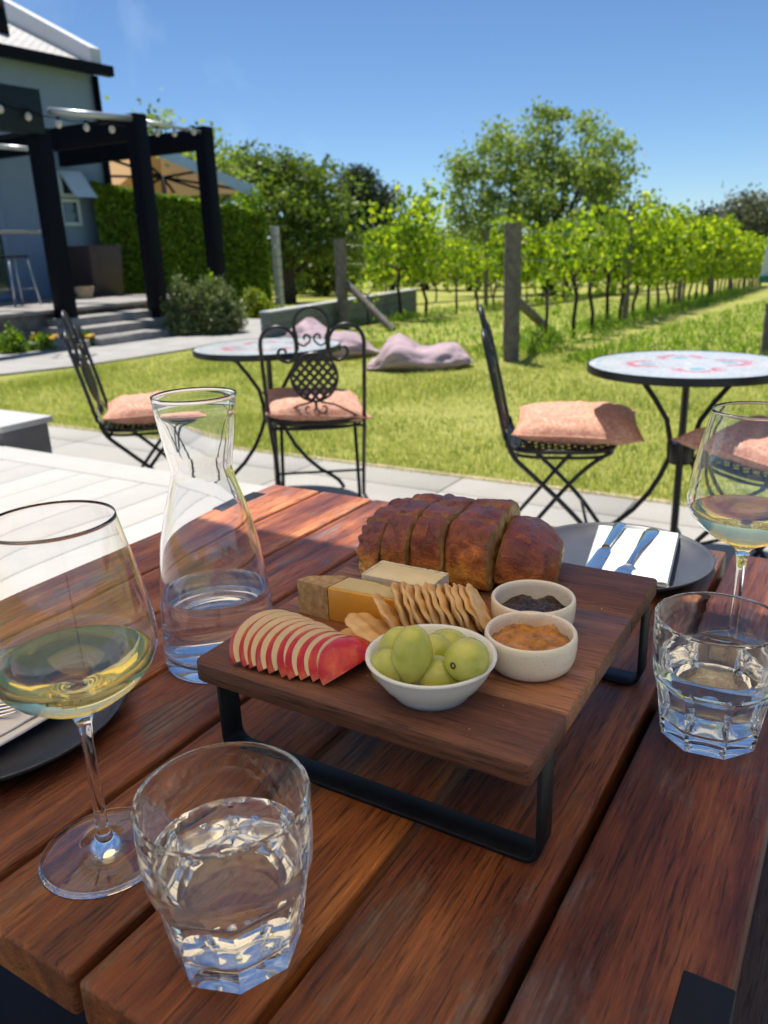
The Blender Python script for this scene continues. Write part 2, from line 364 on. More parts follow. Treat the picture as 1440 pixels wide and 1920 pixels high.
# ------------------------------------------------------------------ setting: ground
def lawnmat():
    t=NT('lawn'); co=t.coord(); a=t.noise(co,.55,5,.6,.3); b=t.noise(co,7,6,.7,.6); c3=t.noise(co,60,4,.7)
    f=t.math('ADD',t.math('ADD',t.math('MULTIPLY',(a,0),.4),t.math('MULTIPLY',(b,0),.38)),t.math('MULTIPLY',(c3,0),.22))
    r=t.ramp(f[0],0,[(.33,(.15,.18,.03)),(.46,(.28,.30,.06)),(.56,(.40,.39,.11)),(.68,(.52,.48,.20))]); t.col((r,0)); t.set(Roughness=.95); t.p.inputs['Specular IOR Level'].default_value=.15
    hb=t.math('ADD',(b,0),(c3,0)); t.bump(hb[0],0,.02,.8); return t.m
M['lawn']=lawnmat()
def blademat():
    t=NT('grass blades'); g=t.n('NewGeometry'); co=t.coord(); n=t.noise(co,1.6,5,.65)
    a=t.math('MULTIPLY',(g,'Random Per Island'),.35); b=t.math('MULTIPLY',(n,0),.65); f=t.math('ADD',a,b)
    r=t.ramp(f[0],0,[(.25,(.12,.19,.024)),(.42,(.26,.33,.055)),(.55,(.42,.45,.12)),(.72,(.66,.62,.33))]); t.col((r,0)); t.set(Roughness=.55)
    tr=t.n('BsdfTranslucent'); mc=t.mix(1.,(r,0),(1.3,1.35,.7),'MULTIPLY'); t.t.links.new(mc[0].outputs[2],tr.inputs[0]); mx=t.n('MixShader',Fac=.45); t.l(t.p,0,mx,1); t.l(tr,0,mx,2); t.l(mx,0,t.out,0); return t.m
M['blade']=blademat()
def ground():
    ys=[-60,-10,3.56]+[3.56+.5*i for i in range(1,60)]+[35,40,50,60,80,100,118,140,200,400,900]
    xs=[-700,-300,-120,-60,-30,-15,-8,-4,0,4,8,15,30,60,120,300,700]
    V=[(x,y,gh(x,y)) for y in ys for x in xs]; nx=len(xs)
    Fq=[(j*nx+i,j*nx+i+1,(j+1)*nx+i+1,(j+1)*nx+i) for j in range(len(ys)-1) for i in range(nx-1)]
    m=MB(); m.add(V,Fq); o=m.build('ground',M['lawn'],smooth=True); tag(o,kind='structure')
ground()
# paving terrace: slabs with open joints on a bed
def paving():
    bed=MB(); bed.box((-9.0,-4,-.05),(4,3.52,.006)); tag(bed.build('paving_bed',M['grout']),kind='structure')
    m=MB(); w=.865; rows=[3.515,3.25]+[3.25-.45*i for i in range(1,17)]
    for j in range(len(rows)-1):
        y1,y0=rows[j],rows[j+1]
        for i in range(-9,7):
            x0=-.83+w*i; k=R.uniform(.93,1.05); m.col=(k,k*R.uniform(.985,1.0),k*R.uniform(.96,1.0))
            m.box((x0+.004,y0+.004,.0),(x0+w-.004,y1-.004,.016))
    tag(m.build('paving',M['paver'],bevel=.002,seg=1),kind='structure')
    e=MB(); e.box((-9,3.52,-.03),(4,3.565,.018)); tag(e.build('lawn_edging',M['edging'],bevel=.004),kind='structure')
paving()
# grass blades on the near lawn
def blades(name,n,xr,yr,h,w,dens=1.0):
    rs=np.random.RandomState(5)
    y=yr[0]+(yr[1]-yr[0])*rs.rand(n)**1.5; x=xr[0]+(xr[1]-xr[0])*rs.rand(n)
    nb=np.array([noise.noise((a*1.1,b*1.1,0)) for a,b in zip(x[::1],y[::1])])
    keep=(rs.rand(n)<.75+.5*nb); keep&=~((x<-7.2)&(y>4.6)); x=x[keep];y=y[keep];nb=nb[keep]; n=len(x)
    z=np.array([gh(a,b) for a,b in zip(x,y)]); hh=h*(.55+.7*rs.rand(n))*(1+.6*nb); a=rs.rand(n)*2*PI; ln=hh*(.2+.7*rs.rand(n)); b=rs.rand(n)*2*PI
    ww=w*(.7+.6*rs.rand(n))*(.7+.13*y)
    P=np.stack([x,y,z],1); dx=np.stack([np.cos(a)*ww,np.sin(a)*ww,0*a],1); tip=np.stack([np.cos(b)*ln,np.sin(b)*ln,hh],1)
    V=np.stack([P-dx,P+dx,P+tip],1).reshape(-1,3); F=np.arange(3*n).reshape(n,3)
    o=fastmesh(name,V,F,M['blade']); return tag(o,'short sunlit lawn grass beyond the paving','grass',kind='stuff')
blades('lawn_grass',150000,(-7.6,1.6),(3.50,8.6),.036,.0024)
# left path, kerb, raised terrace and steps
def leftside():
    m=MB(); pts=[G(-60,712),G(155,688),G(260,672),G(365,655),G(520,642),G(600,622)]
    poly=[(p.x,p.y) for p in pts]+[(-8.6,10.9),(-11,10.9),(-11,3)]
    m.prism(poly,-.1,.022); tag(m.build('path',M['concrete']),kind='structure')
    # raised terrace
    m=MB(); m.box((-14.2,1,-.3),(-9.95,10.4,.40)); tag(m.build('terrace_wall',M['stonewall']),kind='structure')
    m=MB(); m.box((-14.2,1,.404),(-9.85,10.45,.455)); tag(m.build('terrace',M['stone'],bevel=.01),kind='structure')
    st=MB()
    for k,(x1,z) in enumerate([(-9.45,.335),(-9.05,.225),(-8.62,.115)]):
        y0=7.35-.12*k; y1=8.95+.25*k
        st.box((-10.2+.02*k,y0,-.2),(x1,y1,z))
    st=st.build('steps',M['stone'],bevel=.008); tag(st,kind='structure')
    # low kerb of the flower bed
    m=MB(); a=G(-40,664);b=G(168,655); m.bar((a.x,a.y,.05),(b.x,b.y,.05),.14,.14); tag(m.build('bed_kerb',M['stone'],bevel=.01),kind='structure')
leftside()
# ------------------------------------------------------------------ dining table
def table():
    t=thing('dining_table',(-.43,.6,0),'oiled red hardwood slat table with black steel legs, food and glasses on it','table')
    X=[-.838,-.741,-.640,-.539,-.435,-.330,-.224,-.121,-.018]; m=MB(); th=.032
    for i in range(8):
        a=X[i]+(0 if i==0 else .0032); b=X[i+1]-(0 if i==7 else .0034)
        if i==7: a+=.0015
        m.col=([.95,.86,.88,.62,.52,.66,.56,.42][i],[.15,.2,.3,.35,.75,.9,.55,.05][i],R.random())  # board tones; the left ones paler, sunlight and sky sheen put in the colour
        e0=.191+R.uniform(-.0015,.0015); e1=1.008+R.uniform(-.0015,.0015)
        m.box((a,e0,T-th),(b,e1,T))
    # extra loops along the boards so the worn edges can waver a little
    o=m.build('tabletop',M['table'],t,bevel=.0035,seg=3,world=t.location)
    for x0,x1,nm in ((-.8395,-.813,'w'),(-.0434,-.0165,'e')):
        for y0,y1 in ((.250,.360),(.862,.956)):
            l=MB(); l.box((x0,y0,T-.034),(x1,y1,T+.0008)); l.build('leg_cap',M['black'],t,bevel=.0012,world=t.location)
            l=MB(); xi=(x0+.002) if nm=='w' else -.100; l.box((xi,y0+.001,0),(xi+.040,y1-.001,T-.0345)); l.build('leg',M['black'],t,bevel=.0012,world=t.location)
    for ya,yb in ((.20,.668),(.722,1.0)):  # black strip added to hide sunlit paving behind the gap, bright slit left
        r=MB(); r.box((-.135,ya,T-th-.022),(-.107,yb,T-th-.0005)); r.build('gap_screen',M['black'],t,bevel=.001,world=t.location)
    for y in (.305,.909):
        r=MB(); r.box((-.796,y-.02,T-th-.037),(-.101,y+.02,T-th-.0235)); r.build('crossbar',M['black'],t,bevel=.001,world=t.location)
table()
def added_benches():
    t=thing('added_bench',(.15,.6,0),'added weathered brown timber bench darkening the ground right of the dining table','bench'); m=MB()  # made-up bench, darkens the shaded ground beside the table
    for k in range(3): m.col=(.3+.1*k,.1,R.random()); m.box((-.045+.135*k,.0,.41),(.085+.135*k,1.25,.44))
    m.build('seat',M['benchwood'],t,bevel=.004,world=t.location)
    for y in (.12,1.1): l=MB(); l.box((-.03,y-.03,0),(.34,y+.03,.409)); l.build('leg',M['black'],t,bevel=.003,world=t.location)
    t=thing('shadow_bench',(-.5,.2,0),'added dark bench standing in for shadow under the near end of the dining table','bench')  # made-up bench, its dark top stands in for shadow on the ground
    l=MB(); l.box((-.86,.02,.42),(-.16,.42,.45)); l.build('seat',M['navy'],t,bevel=.004,world=t.location)
    for x in (-.80,-.22): l=MB(); l.box((x-.02,.05,0),(x+.02,.39,.419)); l.build('leg',M['black'],t,bevel=.003,world=t.location)
M['navy']=simple('shadow bench navy',(.006,.009,.018),.6,.2,20)  # near-black tone standing in for shadow below the table end
M['benchwood']=wood('added weathered bench timber',[(.26,(.03,.022,.022)),(.45,(.09,.066,.062)),(.7,(.16,.125,.115))],attr=True,rough=.8,weather=.3)  # dark timber for the added bench right of the table
added_benches()
# pale platform and low wall on the left
def platform():
    t=thing('timber_platform',(-2.8,0,0),'low sun-bleached timber platform left of the dining table','platform')
    m=MB(); x=-1.22; i=0
    while x>-5.2:
        k_=R.uniform(.93,1.05); m.col=(.43*k_,.415*k_,.39*k_); m.box((x-.1405,-2,.425),(x,1.687,.45)); x-=.1435
    m.build('deck_boards',M['deckplain'],t,bevel=.003,world=t.location)
    m=MB(); m.col=(.44,.425,.40); m.box((-5.2,1.690,.425),(-1.22,1.826,.45)); m.build('border_board',M['deckplain'],t,bevel=.003,world=t.location)
    m=MB(); m.box((-5.15,-1.95,.0),(-1.26,1.80,.424)); m.build('base',M['render'],t,world=t.location)
    w=thing('low_wall',(-4,1.95,0),'low grey rendered wall with a pale flat cap beside the paving','wall')
    m=MB(); m.box((-5.4,1.842,0),(-2.885,2.055,.497)); m.build('rendered_wall',M['render'],w,bevel=.003,world=w.location)
    m=MB(); m.box((-5.4,1.832,.497),(-2.868,2.072,.522)); m.build('cap_stone',M['cap'],w,bevel=.003,world=w.location)
platform()
# parasol over the table (outside the frame; it shades the meal)
def parasol():
    t=thing('parasol',(1.25,-.45,0),'large square cream parasol shading the dining table','parasol')
    zu=2.55; x0=-1.42-.30*(zu-T); y1=.815+.22*(zu-T); x1=1.55; y0=-1.9
    cx,cy=(x0+x1)/2,(y0+y1)/2; m=MB()
    m.add([(x0,y0,zu),(x1,y0,zu),(x1,y1,zu),(x0,y1,zu),(cx,cy,zu+.5)],[(0,1,4),(1,2,4),(2,3,4),(3,0,4)])
    m.add([(x0,y0,zu-.006),(x1,y0,zu-.006),(x1,y1,zu-.006),(x0,y1,zu-.006),(cx,cy,zu+.494)],[(4,1,0),(4,2,1),(4,3,2),(4,0,3)])
    m.build('canopy',M['parasol'],t,world=t.location,recalc=False)
    for a,b in ((x0,y0),(x1,y0),(x1,y1),(x0,y1)):
        r=MB(); r.bar((cx,cy,zu+.46),(a,b,zu-.02),.02,.03); r.build('rib',M['black'],t,world=t.location)
    p=MB(); p.tube([(1.25,-.45,0),(1.25,-.45,2.9),(1.0,-.43,3.15),(cx,cy,3.1),(cx,cy,3.0)],.03,12); p.build('pole',M['black'],t,smooth=True,world=t.location)
    p=MB(); p.box((.95,-.75,0),(1.55,-.15,.08)); p.build('base',M['black'],t,bevel=.01,world=t.location)
parasol()
# ------------------------------------------------------------------ serving board
BZ=T+.09
def board():
    t=thing('serving_board',(-.268,.522,T),'raised acacia serving board on black steel legs carrying bread, cheese and fruit','serving board')
    x0,x1=-.4,-.136; ys=[.370,.4305,.492,.587,.674]; m=MB()
    tint=[.13,1.0,.68,.20]; L=T
    for i in range(4):
        m.col=(tint[i],[.1,.9,.45,.3][i],R.random())
        a,b=ys[i],ys[i+1]
        c=.010
        if i==0: poly=[(x0+c,a),(x0+c*.4,a+c*.15),(x0+c*.1,a+c*.5),(x0,a+c),(x0,b),(x1,b),(x1,a+.003),(x1-.003,a)][::-1]
        elif i==3: poly=[(x0,a),(x0,b-c),(x0+c,b),(x1-.003,b),(x1,b-.003),(x1,a)][::-1]
        else: poly=[(x0,a),(x0,b),(x1,b),(x1,a)][::-1]
        m.prism([(p[0],p[1]+(.00012 if p[1]==a and i else 0)) for p in poly],BZ-.0150,BZ)
    m.build('board_top',M['board'],t,bevel=.0012,seg=2,world=t.location)
    for y in (.391,.634):
        def arc(cx,cz,a0,a1,r=.012): return [(cx+r*math.cos(math.radians(a0+(a1-a0)*k/6)),cz+r*math.sin(math.radians(a0+(a1-a0)*k/6))) for k in range(7)]
        xa,xb=-.3985,-.1365; th=.0032; zt=BZ-.015; zb=T+.0006
        o=[(xa,zt)]+arc(xa+.013,zb+.013,180,270,.013)+arc(xb-.013,zb+.013,270,360,.013)+[(xb,zt)]
        i_=[(xa+th,zt)]+arc(xa+.013,zb+.013,180,270,.013-th)+arc(xb-.013,zb+.013,270,360,.013-th)+[(xb-th,zt)]
        n=len(o); V=[];w=.021
        for yy in (y,y+w):
            V+=[(p[0],yy,p[1]) for p in o]+[(p[0],yy,p[1]) for p in i_]
        F=[]
        for k in range(n-1):
            F+=[(k,k+1,n+k+1,n+k),(2*n+k,3*n+k,3*n+k+1,2*n+k+1),(k,2*n+k,2*n+k+1,k+1),(n+k,n+k+1,3*n+k+1,3*n+k)]
        F+=[(0,n,3*n,2*n),(n-1,3*n-1,4*n-1,2*n-1)]
        l=MB(); l.add(V,F); l.build('leg_frame',M['black'],t,bevel=.0004,seg=1,world=t.location)
board()
# ------------------------------------------------------------------ bread
def nz(p,s,seed=0): return noise.noise(Vector((p[0]*s+seed,p[1]*s,p[2]*s)))
def bread():
    t=thing('bread_loaf',(-.30,.60,BZ),'glossy dark brown crusted loaf cut into thick slices on the serving board','bread')
    crust_hi=(.27,.058,.030); crust_mid=(.60,.17,.028); crust_lo=(.88,.45,.07); crumb=(.60,.36,.13)
    # (x0,x1,front y,back y,height) of each slice; the heel has its own frame
    segs=[(-.3745,-.3480,.549,.664,.0550),(-.3479,-.3235,.553,.672,.0595),(-.3234,-.2935,.560,.678,.0600),(-.2934,-.2545,.570,.684,.0585),(-.024,.028,-.052,.052,.0450)]
    NU,NV=22,110
    for si,(xa,xb,ya,yb,h) in enumerate(segs):
        V=[];CC=[];F=[]
        for i in range(NU+1):
            u=i/NU; x=xa+(xb-xa)*u; endr=1.
            if si==0: endr=1-.16*(1-u)**3
            if si==4: endr=1-.55*max(0,(u-.25)/.75)**2.2-.06*(1-u)**3
            w=(yb-ya)/2; yc=(ya+yb)/2; edge=min(u,1-u)*(xb-xa)
            for j in range(NV):
                a=2*PI*j/NV; c,sn=math.cos(a),math.sin(a)
                cy=abs(c)**.66*(1 if c>0 else -1); cz=abs(sn)**.66*(1 if sn>0 else -1)
                if sn<0: cy=abs(c)**(.42 if si<4 else .6)*(1 if c>0 else -1)
                yy=yc+w*cy*(1-.07*max(0,cz)**2)*endr; zz=h*.36+(h*.64*cz*endr if sn>0 else h*.36*max(-1,cz*1.15))
                gx=x if si<4 else x+.3
                n=nz((gx,yy,zz),26)*.0034+nz((gx,yy,zz),75,2)*.0022+nz((gx,yy,zz),170,5)*.0012
                if si==0: n+=.0030*math.sin(a*17)*max(0,1-u*1.4)
                # score along the crest and small splits
                if si<4 and zz>h*.75: n-=.0050*math.exp(-((yy-yc-.012-nz((gx,0,0),40)*.008)/.0022)**2)+.0034*math.exp(-((yy-ya-.030-nz((gx,3,0),40)*.006)/.0018)**2)
                rnd=-.0020*math.exp(-edge/.0006)
                d=Vector((0,cy,cz)).normalized(); p=Vector((x,yy,zz)); q=p+d*(n+rnd)
                if si<4: q.x-=.11*(q.y-ya)+nz((0,q.y,q.z),30,si+(1 if u>.5 else 0))*.0022*(1 if 0<i<NU else 1)
                q.z=max(q.z,.0004); V.append(q)
                fr=zz/h; k=min(1,max(0,(fr-.10)/.40+nz(p,35,4)*.6)); k2=min(1,max(0,(fr-.48)/.30+nz(p,24,8)*.8))
                if si==4: k2=min(1,k2+.35); k=min(1,k+.3)
                col=tuple(crust_lo[m]*(1-k)+crust_mid[m]*k for m in range(3)); col=tuple(col[m]*(1-k2)+crust_hi[m]*k2 for m in range(3))
                eb=.75*math.exp(-edge/.0009); sc_=.85*max(math.exp(-((yy-yc-.012-nz((gx,0,0),40)*.008)/.0030)**2),.7*math.exp(-((yy-ya-.030-nz((gx,3,0),40)*.006)/.0024)**2))*(1 if si<4 and zz>h*.75 else 0); eb=max(eb,sc_)
                CC.append(tuple(col[m]*(1-eb)+crumb[m]*.55*eb for m in range(3)))
        for i in range(NU):
            for j in range(NV): F.append((i*NV+j,i*NV+(j+1)%NV,(i+1)*NV+(j+1)%NV,(i+1)*NV+j))
        for side,row in ((0,0),(1,NU)):
            cen=sum((V[row*NV+j] for j in range(NV)),Vector())/NV; last=[row*NV+j for j in range(NV)]
            crusty=(si==0 and side==0) or (si==4 and side==1)
            for k,fk in enumerate((.94,.75,.5,.25)):
                cur=[]
                for j in range(NV):
                    b=V[row*NV+j]; p=b.lerp(cen,1-fk); p.x+=nz(p,110,k+side*7)*.0016-(.004*(1-fk) if si==0 and side==0 else 0); cur.append(len(V)); V.append(p); CC.append(crust_mid if crusty else crumb)
                for j in range(NV): F.append((last[j],last[(j+1)%NV],cur[(j+1)%NV],cur[j]))
                last=cur
            V.append(cen); CC.append(crust_mid if crusty else crumb)
            for j in range(NV): F.append((last[j],last[(j+1)%NV],len(V)-1))
        m=MB(); m.add([Vector(v) for v in V],F,0,CC)
        if si<4:
            m.v=[(v[0],v[1],v[2]+BZ) for v in m.v]; o=m.build('bread_slice',M['bread'],t,smooth=True,world=t.location)
        else:
            o=m.build('bread_slice',M['bread'],t,smooth=True); o.location=Vector((-.2425,.633,BZ+.0005))-t.location; o.rotation_euler=(math.radians(2),math.radians(9),math.radians(14))
            o['label']='rounded heel fallen away from the loaf'
bread()
# ------------------------------------------------------------------ cheeses
def cheeses():
    t=thing('cheese_wedge',(-.33,.485,BZ),'yellow hard cheese wedge with tan rind beside the apple slices','cheese')
    h=.0285
    A=(-.379,.4745);B=(-.3475,.4725);Cc=(-.272,.4775);D=(-.272,.490);E_=(-.318,.4995);F_=(-.352,.4985)
    m=MB(); m.prism([B,Cc,D,E_,(-.3445,.4985)],BZ,BZ+h); m.build('paste',[M['gouda']],t,bevel=.0009,world=t.location)
    m=MB(); m.prism([(B[0]+.001,B[1]+.0022),(Cc[0]-.004,Cc[1]+.0018),(D[0]-.002,D[1]-.001),(E_[0],E_[1]-.001),(-.343,.4975)],BZ+h,BZ+h+.0004); m.build('cut_top',[M['gouda top']],t,world=t.location)
    m=MB()
    poly=[A,(-.3478,.4722),(-.3448,.4988),F_,(-.374,.487)]; n=len(poly)
    V=[];NJ=10
    for k in range(NJ+1):
        for i in range(n):
            for q in range(4):
                a=Vector((*poly[i],0));b=Vector((*poly[(i+1)%n],0)); p=a.lerp(b,q/4); p.z=h*k/NJ
                c=Vector((-.36,.484,p.z)); d=(p-c).normalized(); wob=nz(p,120,2)*.0012 if i!=1 else 0; p=p+d*wob
                V.append((p.x,p.y,p.z+BZ+.0002))
    L=4*n; F=[(k*L+i,k*L+(i+1)%L,(k+1)*L+(i+1)%L,(k+1)*L+i) for k in range(NJ) for i in range(L)]+[tuple(range(L-1,-1,-1)),tuple(NJ*L+i for i in range(L))]
    m.add(V,F); m.build('rind',[M['rind']],t,smooth=True,sharp=.8,world=t.location)
    t=thing('soft_cheese_block',(-.303,.518,BZ),'cream block of soft white rinded cheese leaning against the bread','cheese')
    x0,x1,y0,y1=-.335,-.272,.5035,.5365; z0,z1=BZ,BZ+.0305
    m=MB(); m.box((x0+.0016,y0+.0016,z0+.001),(x1-.0016,y1-.0016,z1)); m.build('paste',[M['brie']],t,bevel=.0006,world=t.location)
    m=MB()
    def wall(a,b,inn):
        N=30
        for k in range(N):
            p=Vector(a).lerp(Vector(b),k/N);q=Vector(a).lerp(Vector(b),(k+1)/N); i=Vector(inn)
            e=.0006*nz(p,700)
            m.add([p,q,q+i,p+i,p+Vector((0,0,z1-z0+.0007+e)),q+Vector((0,0,z1-z0+.0007+.0006*nz(q,700))),q+i+Vector((0,0,z1-z0)),p+i+Vector((0,0,z1-z0))],[(0,1,5,4),(4,5,6,7),(3,2,6,7),(0,3,2,1)])
    wall((x0,y0,z0),(x1,y0,z0),(0,.0015,0)); wall((x1,y0,z0),(x1,y1,z0),(-.0015,0,0)); wall((x1,y1,z0),(x0,y1,z0),(0,-.0015,0)); wall((x0,y1,z0),(x0,y0,z0),(.0015,0,0))
    m.build('rind',[M['brie rind']],t,world=t.location)
cheeses()
# ------------------------------------------------------------------ apple slices
def apples():
    RR=.0400; N=10; lean=math.radians(38); tilt=Vector((math.cos(lean),0,math.sin(lean))); up=Vector((-math.sin(lean),0,math.cos(lean))); ya=Vector((0,1,0))
    for i in range(N):
        t0=.008+.0030*i; t1=t0+.0056
        jr=random.Random(i*7+1); xb=-.3560+.0075*i+jr.uniform(-.0009,.0009); yc=.4115+.0009*math.sin(i*1.7)+(.0015 if i>6 else 0)
        last=i==N-1
        t=thing('apple_slice',(xb,yc,BZ),('red skinned apple end slice beside the grape bowl' if last else 'thin red skinned apple slice, %s from the grape bowl in the fan'%ordn(N-1-i)),'apple slice','fanned apple slices on the serving board')
        K=28
        rf_=lambda q:RR*math.sqrt(1-(q/.052)**2); rs=[(t0,rf_(t0)),((t0+t1)/2,rf_((t0+t1)/2)),(t1,rf_(t1))]
        if last:
            rs=[(t0,.0318),(t0+.0035,.0303),(t0+.007,.0274),(t0+.0105,.0232),(t0+.0135,.0175),(t0+.0155,.0100),(t0+.016,.0005)]
        t00=rs[0][0]
        def pt(tt,r,k,sh=.74):
            a=PI*k/K; c,s=math.cos(a),math.sin(a)
            yy=r*c*.88; zz=r*s*sh*(1+.08*abs(c)**3)
            # apple flesh dips at the core end
            p=ya*yy+up*zz+tilt*(tt-t00)
            return p
        V=[];F=[]
        for (tt,r) in rs:
            for k in range(K+1): V.append(pt(tt,r,k)+Vector((nz((k*.1,i,tt),3)*.0004,0,0)))
        W=K+1
        for a in range(len(rs)-1):
            for k in range(K): F.append((a*W+k,a*W+k+1,(a+1)*W+k+1,(a+1)*W+k))
        m=MB(); m.add(V,F); zmin=0
        dz=0.0012+max(0,-min(v[2] for v in m.v))
        m.v=[(v[0],v[1],v[2]+dz) for v in m.v]
        m.build('skin',M['skin'],t,smooth=True)
        V=[];F=[]
        for (tt,r,e) in ((rs[0][0],rs[0][1],0),(rs[-1][0] if not last else rs[-1][0]-.0006,rs[-1][1] if not last else .0001,1)):
            b=len(V); cen=Vector((0,0,dz))+tilt*(tt-t00)
            for fk in (.995,.5):
                for k in range(K+1):
                    a=PI*k/K; V.append(pt(tt,r*fk,k)+Vector((0,0,dz)))
            V.append(cen)
            for k in range(K):
                F.append((b+k,b+k+1,b+W+k+1,b+W+k)); F.append((b+W+k,b+W+k+1,b+2*W))
        b2=2*W+1
        # flat base between both faces
        F.append((0,b2,b2+K,K)) if False else None
        base=[pt(tt,r*.995,0)+Vector((0,0,dz)) for tt,r in rs]+[pt(tt,r*.995,K)+Vector((0,0,dz)) for tt,r in rs][::-1]
        n0=len(V); V+=base; F.append(tuple(range(n0,n0+len(base))))
        m=MB(); m.add(V,[f for f in F if f],0); m.build('flesh',M['flesh'],t)
        t.rotation_euler=(0,0,math.radians(-20+1.3*i+jr.uniform(-4,4)))
apples()
# ------------------------------------------------------------------ crackers
def cracker_mesh(seed):
    m=MB(); N,K=40,9; V=[];F=[]; r0=.0226; rs=random.Random(seed); ph=rs.random()*6
    def zt(x,y): return .0011*math.sin(x*330+ph)*math.cos(y*300+ph*2)+.0009*nz((x,y,seed),110)
    rows=[]
    for side in (1,-1):
        for k in range(K+1):
            fr=k/K; th=.0019*(1-fr**8)+.0004
            row=[]
            for j in range(N):
                a=2*PI*j/N; r=r0*fr*(1+.022*math.sin(9*a+ph)+.018*nz((math.cos(a),math.sin(a),seed),2.2)*fr)
                x,y=r*math.cos(a),r*math.sin(a)
                row.append(len(V)); V.append((x,y,zt(x,y)+side*th))
            rows.append(row)
    for s in (0,1):
        for k in range(K):
            a,b=rows[s*(K+1)+k],rows[s*(K+1)+k+1]
            for j in range(N): F.append((a[j],a[(j+1)%N],b[(j+1)%N],b[j]))
    a,b=rows[K],rows[2*K+1]
    for j in range(N): F.append((a[j],a[(j+1)%N],b[(j+1)%N],b[j]))
    m.add(V,F); return m
def crackers():
    N=11
    for i in range(N):
        f=i/(N-1)
        x=-.279+.051*f; y=.4770+.027*f+.001*math.sin(i*2.3); lean=math.radians(-24+2.5*math.sin(i*1.9)-5*f)
        lab='upright round cracker, %s from the speckled ramekins in the leaning row'%ordn(N-1-i)
        o=cracker_mesh(i+3).build('cracker',M['cracker'],smooth=True); tag(o,lab,'cracker','crackers on the serving board')
        o.rotation_euler=(0,math.radians(90)+lean,math.radians(29+3*math.sin(i*3))); o.location=(x,y,BZ+.0226*math.cos(lean)+.0012)
    for (u,v,z,ry,rz,lab) in ((676,1196,.0045,-8,20,'pale cracker lying lowest against the apple slices'),(700,1180,.0125,24,32,'pale cracker lying on the lowest cracker in front of the cheese'),(737,1156,.0185,50,34,'browned cracker leaning back against the start of the cracker row')):
        o=cracker_mesh(40+u).build('cracker',M['cracker'],smooth=True); tag(o,lab,'cracker','crackers on the serving board')
        o.location=G(u,v,BZ+z); o.rotation_euler=(0,math.radians(ry),math.radians(rz))
crackers()
